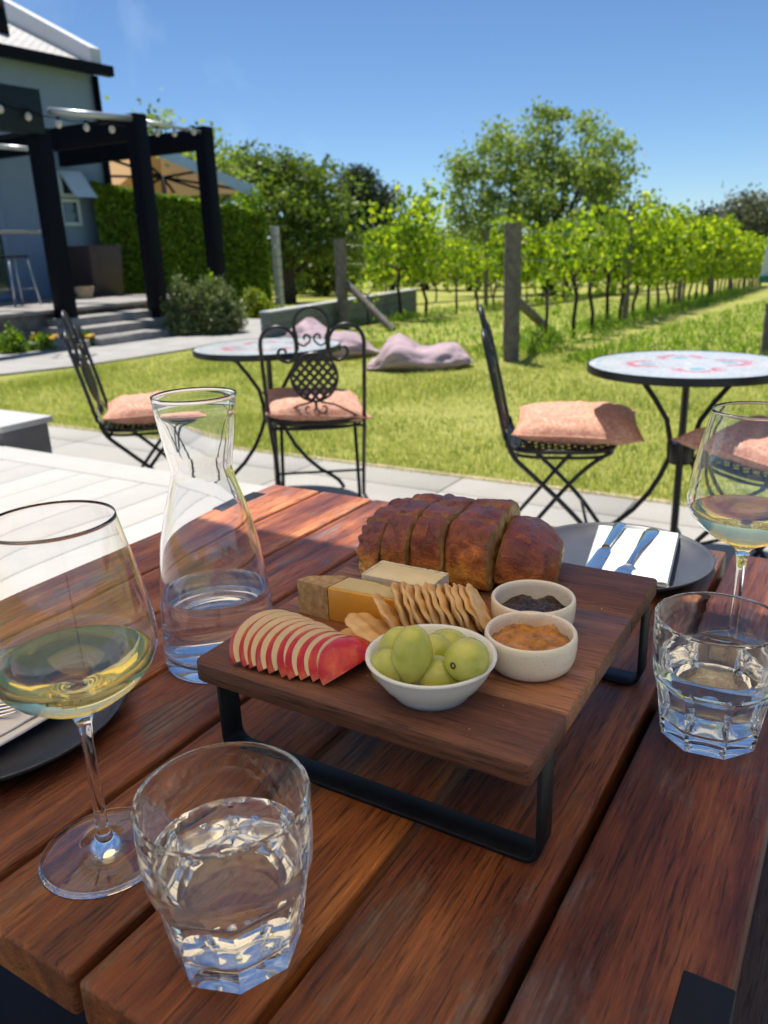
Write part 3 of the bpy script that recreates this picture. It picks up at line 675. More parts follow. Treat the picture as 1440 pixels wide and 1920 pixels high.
# ------------------------------------------------------------------ bowls and ramekins
def bowls():
    b=thing('grape_bowl',(-.2253,.4174,BZ),'small flared white bowl holding green grapes','bowl')
    pr=[(0,.003),(.018,.003),(.0225,.0),(.0262,.0),(.0268,.0022),(.0330,.0085),(.0385,.0165),(.0415,.0225),(.0428,.0250),(.0437,.0262),(.0436,.0274),(.0424,.0280),(.0408,.0272),(.0395,.0245),(.036,.0165),(.030,.0095),(.022,.0065),(0,.0058)]
    m=MB(); m.lathe(pr,72); m.build('bowl_body',M['white glaze'],b,smooth=True)
    gs=[(772,1228,.0345,.0134,1.62,(.18,-.10,.95),'largest green grape standing upright at the front of the white bowl'),
        (876,1237,.0330,.0142,1.10,(-.18,-1.0,.16),'green grape with a brown stem scar at the right of the bowl'),
        (745,1213,.0305,.0122,1.2,(.3,.3,.6),'green grape half hidden at the back left of the bowl'),
        (732,1250,.0225,.0128,1.2,(.7,-.3,.2),'green grape low at the left of the bowl under the upright one'),
        (808,1225,.0235,.0128,1.2,(.7,.5,.3),'shaded green grape between the upright grape and the scarred one'),
        (836,1213,.0235,.0125,1.25,(.8,.6,.1),'pale green grape at the back of the bowl behind the shaded one'),
        (823,1266,.0195,.0128,1.15,(.9,.1,-.2),'green grape lowest at the front of the bowl')]
    for u,v,z,r,el,ax,lab in gs:
        p=G(u,v,BZ+z); t=thing('grape',p,lab,'grape','green grapes in the white bowl')
        m=MB(); K=20; pr=[]
        for k in range(K+1):
            a=-PI/2+PI*k/K; rr=r*math.cos(a); zz=r*el*math.sin(a)
            if k==K: rr=0; zz-=.0006
            pr.append((max(rr,0) if k not in (0,K) else 0,zz))
        m.lathe(pr,32); m.build('berry',M['grape'],t,smooth=True)
        if 'scar' in lab and 'between' not in lab:
            s=MB(); zt=r*el-.0004; s.lathe([(.0008,zt-.0010),(.0019,zt-.0006),(.0024,zt+.0001),(.0019,zt+.0006),(.0009,zt-.0001)],20,closed=True); s.build('stem_scar',M['grape scar'],t,smooth=True)
        t.rotation_euler=Vector(ax).to_track_quat('Z','Y').to_euler()
    for (x,y,lab,fill,lf,nm,mat,seed) in ((-.1796,.4799,'cream speckled ramekin nearest the camera beside the grape bowl','amber fruit relish heaped in the front ramekin','relish','relish','chutney amber',3),(-.199,.5351,'cream speckled ramekin behind the front one next to the bread','dark plum chutney in the rear ramekin','chutney','chutney','chutney dark',8)):
        t=thing('ramekin',(x,y,BZ),lab,'ramekin','cream speckled ramekins',rz=seed)
        pr=[(0,.0012),(.0205,.0012),(.0225,0),(.0258,.0008),(.0292,.0040),(.0313,.0095),(.0321,.0165),(.0323,.0225),(.0319,.0258),(.0309,.0270),(.0297,.0268),(.0288,.0255),(.0284,.022),(.0280,.012),(.0262,.0065),(.021,.0045),(0,.0042)]
        m=MB(); m.lathe(pr,72); m.build('ramekin_body',M['cream glaze'],t,smooth=True)
        m=MB(); N,K=72,26; V=[(0,0,.0)];F=[]
        base=.0185 if seed==3 else .0155
        def hz(a,b): 
            v=base+.0042*nz((a,b,seed),80)+.0022*abs(nz((a,b,seed*2),170))+(.0003 if seed==3 else .0009)*nz((a,b,seed*2),380)
            rr=math.hypot(a,b)/.0283; return v-.0035*rr**4+(.0015 if seed==3 else .001)
        V=[(0,0,hz(0,0))]
        for k in range(1,K+1):
            for j in range(N):
                a=2*PI*j/N; r=.0281*k/K; V.append((r*math.cos(a),r*math.sin(a),hz(r*math.cos(a),r*math.sin(a))))
        F=[(0,1+j,1+(j+1)%N) for j in range(N)]+[(1+(k-1)*N+j,1+k*N+j,1+k*N+(j+1)%N,1+(k-1)*N+(j+1)%N) for k in range(1,K) for j in range(N)]
        n0=len(V); V.append((0,0,.006)); F+=[(n0,1+(K-1)*N+(j+1)%N,1+(K-1)*N+j) for j in range(N)]
        m.add(V,F); o=m.build(nm,M[mat],smooth=True); o.location=(x,y,BZ); tag(o,fill,lf)
bowls()
# ------------------------------------------------------------------ glassware
def wineglass(loc,lab,seed):
    t=thing('wine_glass',loc,lab,'wine glass','stemmed wine glasses on the dining table')
    zb=.1085
    outer=[(0,0.0012),(.036,.0004),(.0415,.0003),(.0422,.0009),(.0418,.0016),(.034,.0025),(.020,.0042),(.011,.0072),(.0065,.0115),(.0045,.018),(.0039,.030),(.0036,.060),(.0037,.085),(.0046,.098),(.0075,.1075),(.0150,.1125),(.0270,.1185),(.0385,.1275),(.0465,.1375),(.0505,.1475),(.0514,.1550),(.0504,.1650),(.0478,.1800),(.0440,.2000),(.0400,.2180),(.0372,.2310),(.0367,.2330)]
    inner=[(.0363,.2331),(.0361,.2320),(.0366,.2300),(.0393,.2180),(.0433,.2000),(.0471,.1800),(.0497,.1650),(.0507,.1550),(.0498,.1475),(.0458,.1380),(.0378,.1285),(.0262,.1200),(.0140,.1148),(0,.1130)]
    m=MB(); m.lathe(outer+inner,72); m.build('glass_bowl',M['glass'],t,smooth=True)
    lev=.1420
    liq=[(0,.1128)]+[(r+.00025,z-.0002) for r,z in reversed(inner[:-1]) if z<lev-.003]+[(.0479,lev-.0004),(.0480,lev+.0004),(.0470,lev+.0001),(.045,lev),(0,lev)]
    m=MB(); m.lathe(liq,72); m.build('wine',M['wine'],t,smooth=True,sharp=.9)
    return t
wineglass((-.3919,.2691,T),'large stemmed glass of white wine by the near left corner of the table',1)
wineglass((-.0775,.735,T),'stemmed glass of white wine behind the right hand tumbler',2)
def tumbler(loc,rz,lab):
    t=thing('tumbler',loc,lab,'tumbler','faceted water tumblers on the dining table',rz=rz)
    zs=[0.0,.0012,.003,.006,.010,.015,.02,.025,.03,.035,.04,.045,.049,.052,.0545,.057,.0595,.062,.066,.072,.08,.09,.096]
    def rz_(z): return .0400+(.0470-.0400)*min(1,max(z,0)/.070)**.8
    def ap(z): # facet plane apothem
        return .0340+.0078*(z/.060)+max(0,(z-.043)/.012)**2.6*.0045
    outer=[(0,.0025),(.022,.0016)]+[(1.,z) for z in zs]
    N=128
    def rf(th,r,z):
        if r!=1.: return r
        a=(th+PI/8)%(PI/4)-PI/8
        c=rz_(z); 
        if z<.0012: c-=.0012
        f=ap(z)/math.cos(a)
        q=min(c,f)
        return q
    outer=outer+[(.04725,.0978),(.0472,.0990),(.0467,.1001),(.0460,.1006)]
    inner=[(.0453,.1004),(.0447,.0996),(.0444,.0985),(.0441,.085),(.0434,.070),(.0415,.055),(.0392,.040),(.0362,.025),(.0335,.0165),(.029,.0125),(.016,.0112),(0,.0110)]
    m=MB(); m.lathe(outer+inner,N,rf=rf); m.build('glass_body',M['glass2'],t,smooth=True,sharp=.34)
    lev=.0640
    ins=[(r,z) for r,z in inner if z<lev]
    liq=[(0,.0107)]+[(r+.0003,z-.0002) for r,z in reversed(ins[:-1])]+[(.0427,lev-.001),(.0428,lev+.0004),(.0418,lev+.0001),(.040,lev),(0,lev)]
    m=MB(); m.lathe(liq,96); m.build('water',M['water'],t,smooth=True,sharp=.9)
tumbler((-.2674,.2576,T),.35,'faceted glass tumbler half full of water at the near left of the table')
tumbler((-.0732,.5958,T),.10,'faceted glass tumbler half full of water right of the serving board')
def carafe():
    t=thing('water_carafe',(-.5047,.5076,T),'tall waisted glass carafe half full of water behind the board','carafe')
    o=[(0,.003),(.040,.0022),(.048,0),(.0520,.0012),(.0535,.005),(.0535,.012),(.0530,.030),(.0518,.060),(.0488,.095),(.0440,.125),(.0375,.152),(.0315,.172),(.0282,.184),(.0273,.189),(.0274,.194),(.0290,.202),(.0318,.218),(.0345,.236),(.0367,.254),(.0370,.2575)]
    i=[(.0360,.2580),(.0353,.2565),(.0356,.254),(.0330,.236),(.0300,.218),(.0270,.202),(.0254,.194),(.0253,.189),(.0262,.184),(.0295,.172),(.0355,.152),(.042,.125),(.0467,.095),(.0497,.060),(.0508,.030),(.0505,.018),(.046,.0125),(.03,.0105),(0,.0098)]
    m=MB(); m.lathe(o+i,80); m.build('glass_body',M['glass'],t,smooth=True)
    lev=.0730; ins=[(r,z) for r,z in i if z<lev]
    liq=[(0,.0095)]+[(r+.0003,z-.0002) for r,z in reversed(ins[:-1])]+[(.0490,lev-.0008),(.0492,lev+.0007),(.048,lev+.0002),(.046,lev),(0,lev)]
    m=MB(); m.lathe(liq,80); m.build('water',M['water'],t,smooth=True,sharp=.9)
carafe()
# ------------------------------------------------------------------ plates, napkins, cutlery
def cloth(name,corners,z,th,lab,mat,n=26,fold=.0006,seed=0):
    A,B,Cc,D=[Vector((*c,0)) for c in corners]; V=[];F=[]
    for s in (1,0):
        for i in range(n+1):
            for j in range(n+1):
                u,v=i/n,j/n; p=A.lerp(B,u).lerp(D.lerp(Cc,u),v)
                h=fold*nz((u*2,v*2,seed),2)+.0014*max(0,abs(2*v-1)-.9)*0
                e=min(u,v,1-u,1-v); edge=min(1,e*18)**.5
                V.append((p.x,p.y,z+th*.5+h+(th*.5 if s else -th*.5)*edge))
    W=n+1; o=W*W
    for i in range(n):
        for j in range(n):
            a=i*W+j; F.append((a,a+W,a+W+1,a+1)); F.append((o+a,o+a+1,o+a+W+1,o+a+W))
    rim=[i*W for i in range(n)]+[n*W+j for j in range(n)]+[(n-i)*W+n for i in range(n)]+[n-j for j in range(n)]
    for k in range(len(rim)):
        a,b=rim[k],rim[(k+1)%len(rim)]; F.append((a,b,o+b,o+a))
    m=MB(); m.add(V,F); return m.build(name,mat,smooth=True)
def plate(x,y,lab,r=.110):
    m=MB(); m.lathe([(0,.001),(r*.55,.001),(r*.62,0),(r*.80,.002),(r*.97,.0125),(r*.995,.0158),(r,.0172),(r*.985,.0178),(r*.955,.0150),(r*.86,.0085),(r*.70,.0062),(0,.0058)],120)
    o=m.build('dinner_plate',M['plate'],smooth=True); o.location=(x,y,T); tag(o,lab,'plate','matt charcoal dinner plates')
plate(-.2329,.9024,'matt charcoal plate in sunlight at the far end of the table')
plate(-.5965,.3265,'matt charcoal plate at the left edge of the table under a wine glass')
n1=cloth('napkin',[(-.2475,.822),(-.155,.822),(-.1785,.992),(-.279,.985)],T+.0168,.0035,'',M['napkin'],fold=.0012,seed=2); tag(n1,'folded white paper napkin in sun on the far plate','napkin')
n2=cloth('napkin',[(-.640,.240),(-.5385,.262),(-.5380,.372),(-.640,.388)],T+.0155,.0034,'',M['napkin'],fold=.0010,seed=5); tag(n2,'folded white paper napkin on the left plate','napkin')
def flap(par,corners,z,name='folded_flap'):
    o=cloth(name,corners,z,.0016,'',M['napkin'],fold=.0010,seed=9); o.parent=par
flap(n1,[(-.196,.824),(-.1565,.824),(-.1795,.991),(-.222,.989)],T+.0206)
flap(n2,[(-.640,.242),(-.5480,.266),(-.5450,.366),(-.640,.384)],T+.0192)
def crumbs():
    rs=random.Random(8); m=MB()
    for k in range(90):
        if k<60: x=rs.uniform(-.37,-.19); y=rs.uniform(.50,.60)
        else: x=rs.uniform(-.39,-.15); y=rs.uniform(.38,.66)
        r_=rs.uniform(.0004,.0011); q=[Vector((rs.uniform(-1,1),rs.uniform(-1,1),rs.uniform(-.2,1)))*r_ for _ in range(6)]
        m.add([(x+v.x,y+v.y,BZ+r_*.3+v.z) for v in q],[(0,1,2),(0,2,3),(0,3,4),(1,2,5),(2,3,5),(3,4,5),(0,1,5)])
    tag(m.build('bread_crumbs',M['crumb'],recalc=False),'tiny pale bread crumbs scattered on the serving board','crumbs',kind='stuff')
M['crumb']=simple('bread crumb',(.60,.38,.16),.9,.3,300)
crumbs()
def knife(p,q,z,lab):
    p=Vector((*p,z));q=Vector((*q,z)); d=(q-p).normalized(); a=Vector((-d.y,d.x,0)); L=(q-p).length
    t=thing('table_knife',(p.x,p.y,z),lab,'knife')
    def loft(name,st):
        V=[];F=[];n=12
        for (s,w,h) in st:
            for k in range(n):
                an=2*PI*k/n; V.append(d*(s*L)+a*(w*math.cos(an))+Vector((0,0,h*math.sin(an)+h)))
        for i in range(len(st)-1):
            for k in range(n): F.append((i*n+k,i*n+(k+1)%n,(i+1)*n+(k+1)%n,(i+1)*n+k))
        F+=[tuple(range(n-1,-1,-1)),tuple((len(st)-1)*n+k for k in range(n))]
        m=MB(); m.add(V,F); m.build(name,M['steel'],t,smooth=True,sharp=1.0)
    loft('handle',[(0,.0015,.001),(.012,.0068,.0024),(.04,.0076,.0028),(.2,.0066,.0028),(.42,.0050,.0028),(.455,.0052,.0029)])
    loft('blade',[(.456,.0056,.0014),(.50,.0080,.0011),(.75,.0088,.0010),(.92,.0075,.0009),(1,.0012,.0006)])
knife((-.2515,.990),(-.2370,.790),T+.0212,'steel table knife with a sky blue sheen on the far napkin')
def fork(p,q,z,lab,flip=False):
    p=Vector((*p,z));q=Vector((*q,z)); d=(q-p).normalized(); a=Vector((-d.y,d.x,0)); L=(q-p).length
    t=thing('table_fork',(p.x,p.y,z),lab,'fork','steel table forks')
    def strip(name,st,th=.0016):
        V=[];F=[]
        for (s,w,h,off) in st:
            for (sx,sz) in ((-1,0),(-.6,1),(.6,1),(1,0),(.6,-.4),(-.6,-.4)): V.append(d*(s*L)+a*(off+w*sx)+Vector((0,0,h+th*sz)))
        n=6
        for i in range(len(st)-1):
            for k in range(n): F.append((i*n+k,i*n+(k+1)%n,(i+1)*n+(k+1)%n,(i+1)*n+k))
        F+=[tuple(range(n-1,-1,-1)),tuple((len(st)-1)*n+k for k in range(n))]
        m=MB(); m.add(V,F); m.build(name,M['steel'],t,smooth=True,sharp=1.1)
    strip('handle',[(0,.003,.001,0),(.015,.0085,.0012,0),(.08,.0098,.002,0),(.25,.0070,.0045,0),(.45,.0038,.007,0),(.62,.0030,.0068,0),(.68,.0045,.004,0)],.0018)
    strip('head',[(.681,.0050,.0035,0),(.71,.0108,.0010,0),(.75,.0122,.0002,0),(.79,.0122,.0003,0)],.0011)
    for k in range(4):
        o=(k-1.5)*.0064; strip('tine',[(.785,.0024,.0003,o),(.88,.0018,.0022,o),(.97,.0014,.0052,o*.97),(1,.0006,.0062,o*.96)],.0009)
fork((-.2105,.990),(-.2030,.790),T+.0205,'steel fork, its handle bright beside the knife on the far napkin')
fork((-.688,.255),(-.5590,.3330),T+.0212,'steel fork with sky reflected in it on the left napkin')
# ------------------------------------------------------------------ bistro chairs
def spiral(cx,cz,r0,r1,a0,a1,n=22):
    return [(cx+(r0+(r1-r0)*k/n)*math.cos(math.radians(a0+(a1-a0)*k/n)),cz+(r0+(r1-r0)*k/n)*math.sin(math.radians(a0+(a1-a0)*k/n))) for k in range(n+1)]
def by(z):   # depth of the raked back at height z
    return -.185-.20*(z-.45)-.05*max(0,z-.45)**2
def lattice(m,ins,bound,step,w,th,ang,xf):
    # crossing flat bars clipped to |p| inside ellipse/bound
    for sgn in (1,-1):
        a=math.radians(ang)*sgn; d=(math.cos(a),math.sin(a)); nn=(-d[1],d[0]); k=-12
        while k<=12:
            o=(nn[0]*k*step,nn[1]*k*step); ts=[t/200*bound for t in range(-200,201) if ins(o[0]+d[0]*t/200*bound,o[1]+d[1]*t/200*bound)]
            if len(ts)>6:
                p=(o[0]+d[0]*ts[0],o[1]+d[1]*ts[0]);q=(o[0]+d[0]*ts[-1],o[1]+d[1]*ts[-1])
                P,Q=xf(*p),xf(*q); up=xf(0,0,1)-xf(0,0,0); m.bar(P+up*th*.3*sgn,Q+up*th*.3*sgn,w,th,up=up)
            k+=1
def smooth(pts,n=4):
    P=[Vector((*q,0)) if len(q)==2 else Vector(q) for q in pts]; o=[]
    for i in range(len(P)-1):
        a,b,c,d=P[max(i-1,0)],P[i],P[i+1],P[min(i+2,len(P)-1)]
        for k in range(n):
            t=k/n; o.append(.5*((2*b)+(c-a)*t+(2*a-5*b+4*c-d)*t*t+(3*b-a-3*c+d)*t**3))
    o.append(P[-1]); return o
def make_chair():
    t=thing('bistro_chair',(0,0,0),'black wrought iron bistro chair','chair','black wrought iron folding bistro chairs')
    I=M['iron']; r=.0075
    # seat ring and lattice
    hw,hd=.195,.19; ring=[]
    for k in range(48):
        a=2*PI*k/48; c,s=math.cos(a),math.sin(a); ring.append((hw*abs(c)**.6*(1 if c>0 else -1),hd*abs(s)**.6*(1 if s>0 else -1),.447))
    m=MB(); m.tube(ring,.009,8,close=True); m.tube([(x*.97,y*.97,z-.022) for x,y,z in ring],.006,6,close=True); m.build('seat_ring',I,t,smooth=True)
    ins=lambda x,y: abs(x/hw)**3+abs(y/hd)**3<.97
    m=MB(); lattice(m,ins,.3,.032,.013,.003,45,lambda x,y,z=0: Vector((x,y,.447+z))); m.build('seat_lattice',I,t)
    # side posts: floor front -> seat back -> back top scroll
    for s in (-1,1):
        X=.197*s
        leg=[(X,.235,.0),(X,.205,.012),(X,.185,.04),(X,.10,.16),(X,.0,.27),(X,-.10,.365),(X,-.165,.43),(X,-.187,.49)]
        m=MB(); m.tube(smooth(leg),.0086,8); m.build('leg',I,t,smooth=True)
        X2=.165*s
        leg=[(X2,.165,.44),(X2,.10,.395),(X2,.03,.325),(X2,-.07,.20),(X2,-.15,.10),(X2,-.195,.03),(X2,-.225,.0)]
        m=MB(); m.tube(smooth(leg),.0078,8); m.build('leg',I,t,smooth=True)
    for (y,z,w) in ((.10,.16,.197),(-.15,.10,.165),(-.155,.425,.197)):
        m=MB(); m.tube([(-w,y,z),(w,y,z)],.0058,8); m.build('stretcher',I,t,smooth=True)
    for s in (-1,1):
        pts=[(s*.197,.49),(s*.200,.58),(s*.203,.70),(s*.204,.77)]+[(s*(.134+.070*math.cos(math.radians(a))),.785+.070*math.sin(math.radians(a))) for a in range(0,181,18)]
        sp=smooth([(.064,.785),(.066,.75),(.075,.725),(.100,.712),(.128,.722),(.138,.745),(.128,.765),(.110,.763),(.106,.750)]); pts+=[(s*q.x,q.y) for q in sp[1:]]
        m=MB(); m.tube([(x,by(z),z) for x,z in pts],[.0082]*8+[.0072]*(len(pts)-28)+[.0072-.003*k/20 for k in range(20)],8); m.build('back_scroll',I,t,smooth=True)
    m=MB(); pts=[(.060,.760)]+[(.068*math.cos(math.radians(a)),.850+.075*math.sin(math.radians(a))) for a in range(-35,216,15)]+[(-.060,.760)]
    m.tube([(x,by(z),z) for x,z in pts],.0072,8)
    for s in (-1,1): m.tube([(s*x,by(z),z) for x,z,_ in smooth([(.060,.79),(.035,.775),(.012,.79),(.008,.808),(.020,.820),(.032,.812),(.030,.800)])],.0042,6)
    m.build('top_loop',I,t,smooth=True)
    cz=.645; xf=lambda x,z,y=0: Vector((x,by(cz+z)+y,cz+z))
    m=MB(); m.tube([(.093*math.cos(a),by(cz+.100*math.sin(a)),cz+.100*math.sin(a)) for a in [2*PI*k/36 for k in range(36)]],.0055,8,close=True)
    lattice(m,lambda x,z:(x/.093)**2+(z/.100)**2<1,.14,.0265,.0125,.004,48,xf); m.build('back_medallion',I,t)
    m=MB()
    for s in (-1,1):
        pts=[(s*.008,.545),(s*.03,.538),(s*.075,.528),(s*.125,.500),(s*.165,.475),(s*.195,.462)]
        m.tube([(x,by(z),z) for x,z in pts],.0045,6)
        m.tube([(x,by(z),z) for x,z,_ in smooth([(s*.006,.548),(s*.002,.520),(s*.012,.498),(s*.032,.492),(s*.044,.507),(s*.038,.522),(s*.026,.518)])],.0040,6)
    m.tube([(x,by(.455)+.0*x,.468-.016*math.cos(x/.197*PI/2)) for x in [-.197+.394*k/12 for k in range(13)]],.0065,8)
    m.build('back_scrollwork',I,t,smooth=True)
    return t
def make_cushion():
    N=34; V=[];F=[]; a=.215; W=N+1
    for s in (1,-1):
        for i in range(W):
            for j in range(W):
                u=2*i/N-1; v=2*j/N-1
                pin=1-.055*(1-abs(u)**2)*abs(v)**3; pin2=1-.055*(1-abs(v)**2)*abs(u)**3
                x=a*u*pin2*1.0; y=a*v*pin
                e=(1-abs(u)**2.6)*(1-abs(v)**2.6); h=.054*max(e,0)**.45
                wr=nz((x,y,s*3),16,5)*.008+nz((x,y,s),40,2)*.004
                ed=max(abs(u),abs(v)); fl=0 if ed<.95 else 1
                pl=.0025*math.sin(60*(u if abs(v)>abs(u) else v)*a*3)*max(0,ed-.6)
                z=s*(h+ (wr+pl*2)*min(1,(1-ed)*5)) +.006*nz((u,v,0),1.2)
                V.append((x,y,z))
    o=W*W
    for i in range(N):
        for j in range(N):
            b=i*W+j; F.append((b,b+W,b+W+1,b+1)); F.append((o+b,o+b+1,o+b+W+1,o+b+W))
    m=MB(); m.add(V,F); me=m.build('cushion',M['cushion'],smooth=True,recalc=False)
    # flanged seam
    rim=[i*W for i in range(N)]+[N*W+j for j in range(N)]+[(N-i)*W+N for i in range(N)]+[N-j for j in range(N)]
    m2=MB(); m2.tube([Vector(V[k])*1.008 for k in rim],.0035,6,close=True); sm=m2.build('seam_piping',M['cushion'],me,smooth=True)
    return me
chair0=make_chair(); cush0=make_cushion(); cush0['category']='cushion'; cush0['group']='peach cushions on the bistro chairs'
def seat_at(first,x,y,face,lab,clab,crot=0,cdx=0,cdy=0,ct=(0,0),cz=0):
    c=chair0 if first else dup(chair0); c.location=(x,y,0); a=math.atan2(face[1],face[0])-PI/2; c.rotation_euler=(0,0,a); retag(c,lab)
    k=cush0 if first else dup(cush0)
    d=Matrix.Rotation(a,4,'Z')@Vector((cdx,cdy,0)); k.location=(x+d.x,y+d.y,.505+cz); k.rotation_euler=(ct[0],ct[1],a+crot); retag(k,clab)
# ------------------------------------------------------------------ bistro tables
def make_bistro(seed=3):
    t=thing('bistro_table',(0,0,0),'round mosaic bistro table on black iron legs','table','round mosaic bistro tables on the terrace')
    r0=.335; zt=.72; m=MB(); V=[];F=[];CL=[]; rs=random.Random(seed)
    lob=[(.135*math.cos(math.radians(a)),.135*math.sin(math.radians(a))) for a in (12,102,192,282)]
    ring=0; r=.012
    while r<r0-.012:
        dr=.0088; n=max(6,int(2*PI*(r+dr/2)/.0098)); 
        for k in range(n):
            a0=2*PI*(k+.06)/n+ring*.3; a1=2*PI*(k+.94)/n+ring*.3; ra=r+.0005; rb=r+dr-.0005
            am=(a0+a1)/2; x=(r+dr/2)*math.cos(am); y=(r+dr/2)*math.sin(am)
            c=(.70,.70,.69); g=rs.uniform(.86,1.05); q=rs.random()
            if q<.14: c=(.48,.60,.62)
            elif q<.22: c=(.72,.60,.60)
            for lx,ly in lob:
                d=math.hypot(x-lx,y-ly); out=math.hypot(x,y)
                if d<.026: c=(.20,.48,.52)
                elif .046<d<.074 and out>.128: c=(.72,.16,.18) if rs.random()<.8 else c
                elif .074<=d<.090 and out>.12 and rs.random()<.35: c=(.74,.34,.32)
            if .292<r<.303: c=(.45,.62,.66) if rs.random()<.7 else c
            b=len(V); V+=[(ra*math.cos(a0),ra*math.sin(a0),zt),(rb*math.cos(a0),rb*math.sin(a0),zt),(rb*math.cos(a1),rb*math.sin(a1),zt),(ra*math.cos(a1),ra*math.sin(a1),zt)]
            CL+=[tuple(v*g for v in c)]*4; F.append((b,b+3,b+2,b+1))
        r+=dr; ring+=1
    m.add(V,F,0,CL); m.build('mosaic_tiles',M['tile'],t)
    m=MB(); m.lathe([(0,zt-.0006),(r0-.004,zt-.0006),(r0-.004,zt-.018),(0,zt-.018)],72); m.build('table_bed',M['grout'],t)
    m=MB(); m.lathe([(r0-.0038,zt+.001),(r0+.002,zt+.001),(r0+.003,zt-.003),(r0+.003,zt-.024),(r0+.001,zt-.026),(r0-.0038,zt-.026)],72,closed=True); m.build('rim',M['iron'],t,smooth=True,sharp=.7)
    prof=[(.215,.702),(.195,.690),(.155,.650),(.110,.590),(.078,.520),(.062,.450),(.060,.380),(.075,.310),(.110,.245),(.165,.175),(.225,.120),(.280,.085),(.318,.055),(.338,.025),(.345,.0)]
    prof=[(p[0]*.96+ (-.02 if .33<p[1]<.56 else -.008),p[1]) for p in prof]
    for k in range(4):
        a=PI/2*k; m=MB(); m.tube([(q*math.cos(a),q*math.sin(a),z) for q,z in prof],.0092,8); m.build('leg',M['iron'],t,smooth=True)
    m=MB(); m.tube([(0,0,.0),(0,0,.70)],[.014,.0125],12); m.build('pole',M['iron'],t,smooth=True)
    m=MB(); m.lathe([(.0,.44),(.036,.44),(.040,.43),(.040,.375),(.036,.365),(0,.365)],24); m.build('collar',M['iron'],t,smooth=True,sharp=.6)
    m=MB(); 
    for k in range(2): a=PI/2*k; m.bar((-.31*math.cos(a),-.31*math.sin(a),zt-.0215+.001*k),(.31*math.cos(a),.31*math.sin(a),zt-.0215+.001*k),.02,.003)
    m.build('underframe',M['iron'],t)
    return t
tb=make_bistro(); tb.location=(-.547,2.913,0); tb.rotation_euler=(0,0,math.radians(10.5)); retag(tb,'round mosaic topped bistro table at the right, pink and teal motifs showing')
tb2=dup(tb); tb2.location=(-2.40,2.915,0); tb2.rotation_euler=(0,0,math.radians(40)); retag(tb2,'round mosaic topped bistro table behind the scroll backed chair, left of centre')
seat_at(True,-2.055,2.80,(-.58,.81),'black iron bistro chair seen from behind with its lattice medallion in view','peach cushion on the chair seen from behind',crot=.10,cdx=-.01,cdy=-.0,ct=(.05,.10),cz=-.012)
seat_at(False,-2.695,2.430,(.72,.69),'black iron bistro chair seen nearly from the side at the left','peach cushion on the side-on chair at the left',crot=.05,cdx=.02,cdy=.04,ct=(.0,-.02))
seat_at(False,-.945,2.77,(.93,.37),'black iron bistro chair seen edge-on left of the right hand mosaic table','peach cushion partly shaded by the right hand mosaic table',crot=-.06,cdx=-.02,cdy=.06,ct=(-.02,.03))
seat_at(False,-.235,2.74,(-.80,.60),'black iron bistro chair tucked under the right hand mosaic table','peach cushion on the chair tucked under the right hand mosaic table',crot=.18,ct=(.06,-.02))
# ------------------------------------------------------------------ bean bags
def beanbag(px0,px1,pyb,hgt,lab,seed,prof):
    p=GG((px0+px1)/2,pyb-6); dep=math.hypot(p.x,p.y); w=(px1-px0)*(dep*.96)/F_PX; ang=math.atan2(-p.x,p.y)
    N,K=64,28; V=[];F=[]
    for k in range(K+1):
        ph=-PI/2+PI*k/K
        for j in range(N):
            a=2*PI*j/N; x=math.cos(a)*math.cos(ph); y=math.sin(a)*math.cos(ph); z=math.sin(ph)
            sx=abs(x)**.85*(1 if x>0 else -1); hh=prof(sx)
            X=sx*w/2; Y=y*w*.36; Z=max(0,(.42+.58*z))*hgt*hh
            n=nz((x*1.2,y*1.2,z),1.9,seed)*.10+abs(nz((x,y,z),3.2,seed))*-.06-.05*math.exp(-(nz((x,y,z),2.2,seed+4)/.05)**2)+nz((x,y,z),9,seed)*.012
            s=1+n*1.3; V.append((X*s,Y*s,Z*(1+n*2.0)))
    for k in range(K):
        for j in range(N): F.append((k*N+j,k*N+(j+1)%N,(k+1)*N+(j+1)%N,(k+1)*N+j))
    m=MB(); m.add(V,F); o=m.build('bean_bag',M['beanbag'],smooth=True); o.location=p; o.location.z-=.01; o.rotation_euler=(0,0,ang)
    tag(o,lab,'bean bag','dusty pink bean bags on the lawn'); return o
beanbag(678,890,694,.27,'dusty pink bean bag slumped on the grass, right of the chair back',2,lambda s: 1.0*math.exp(-((s+.38)/.42)**2)+.80*math.exp(-((s-.62)/.62)**2)+.10)
beanbag(520,716,674,.39,'dusty pink bean bag partly hidden behind the scroll backed chair',9,lambda s: 1.0*math.exp(-((s+.45)/.6)**2)+.55*math.exp(-((s-.5)/.4)**2)+.1)
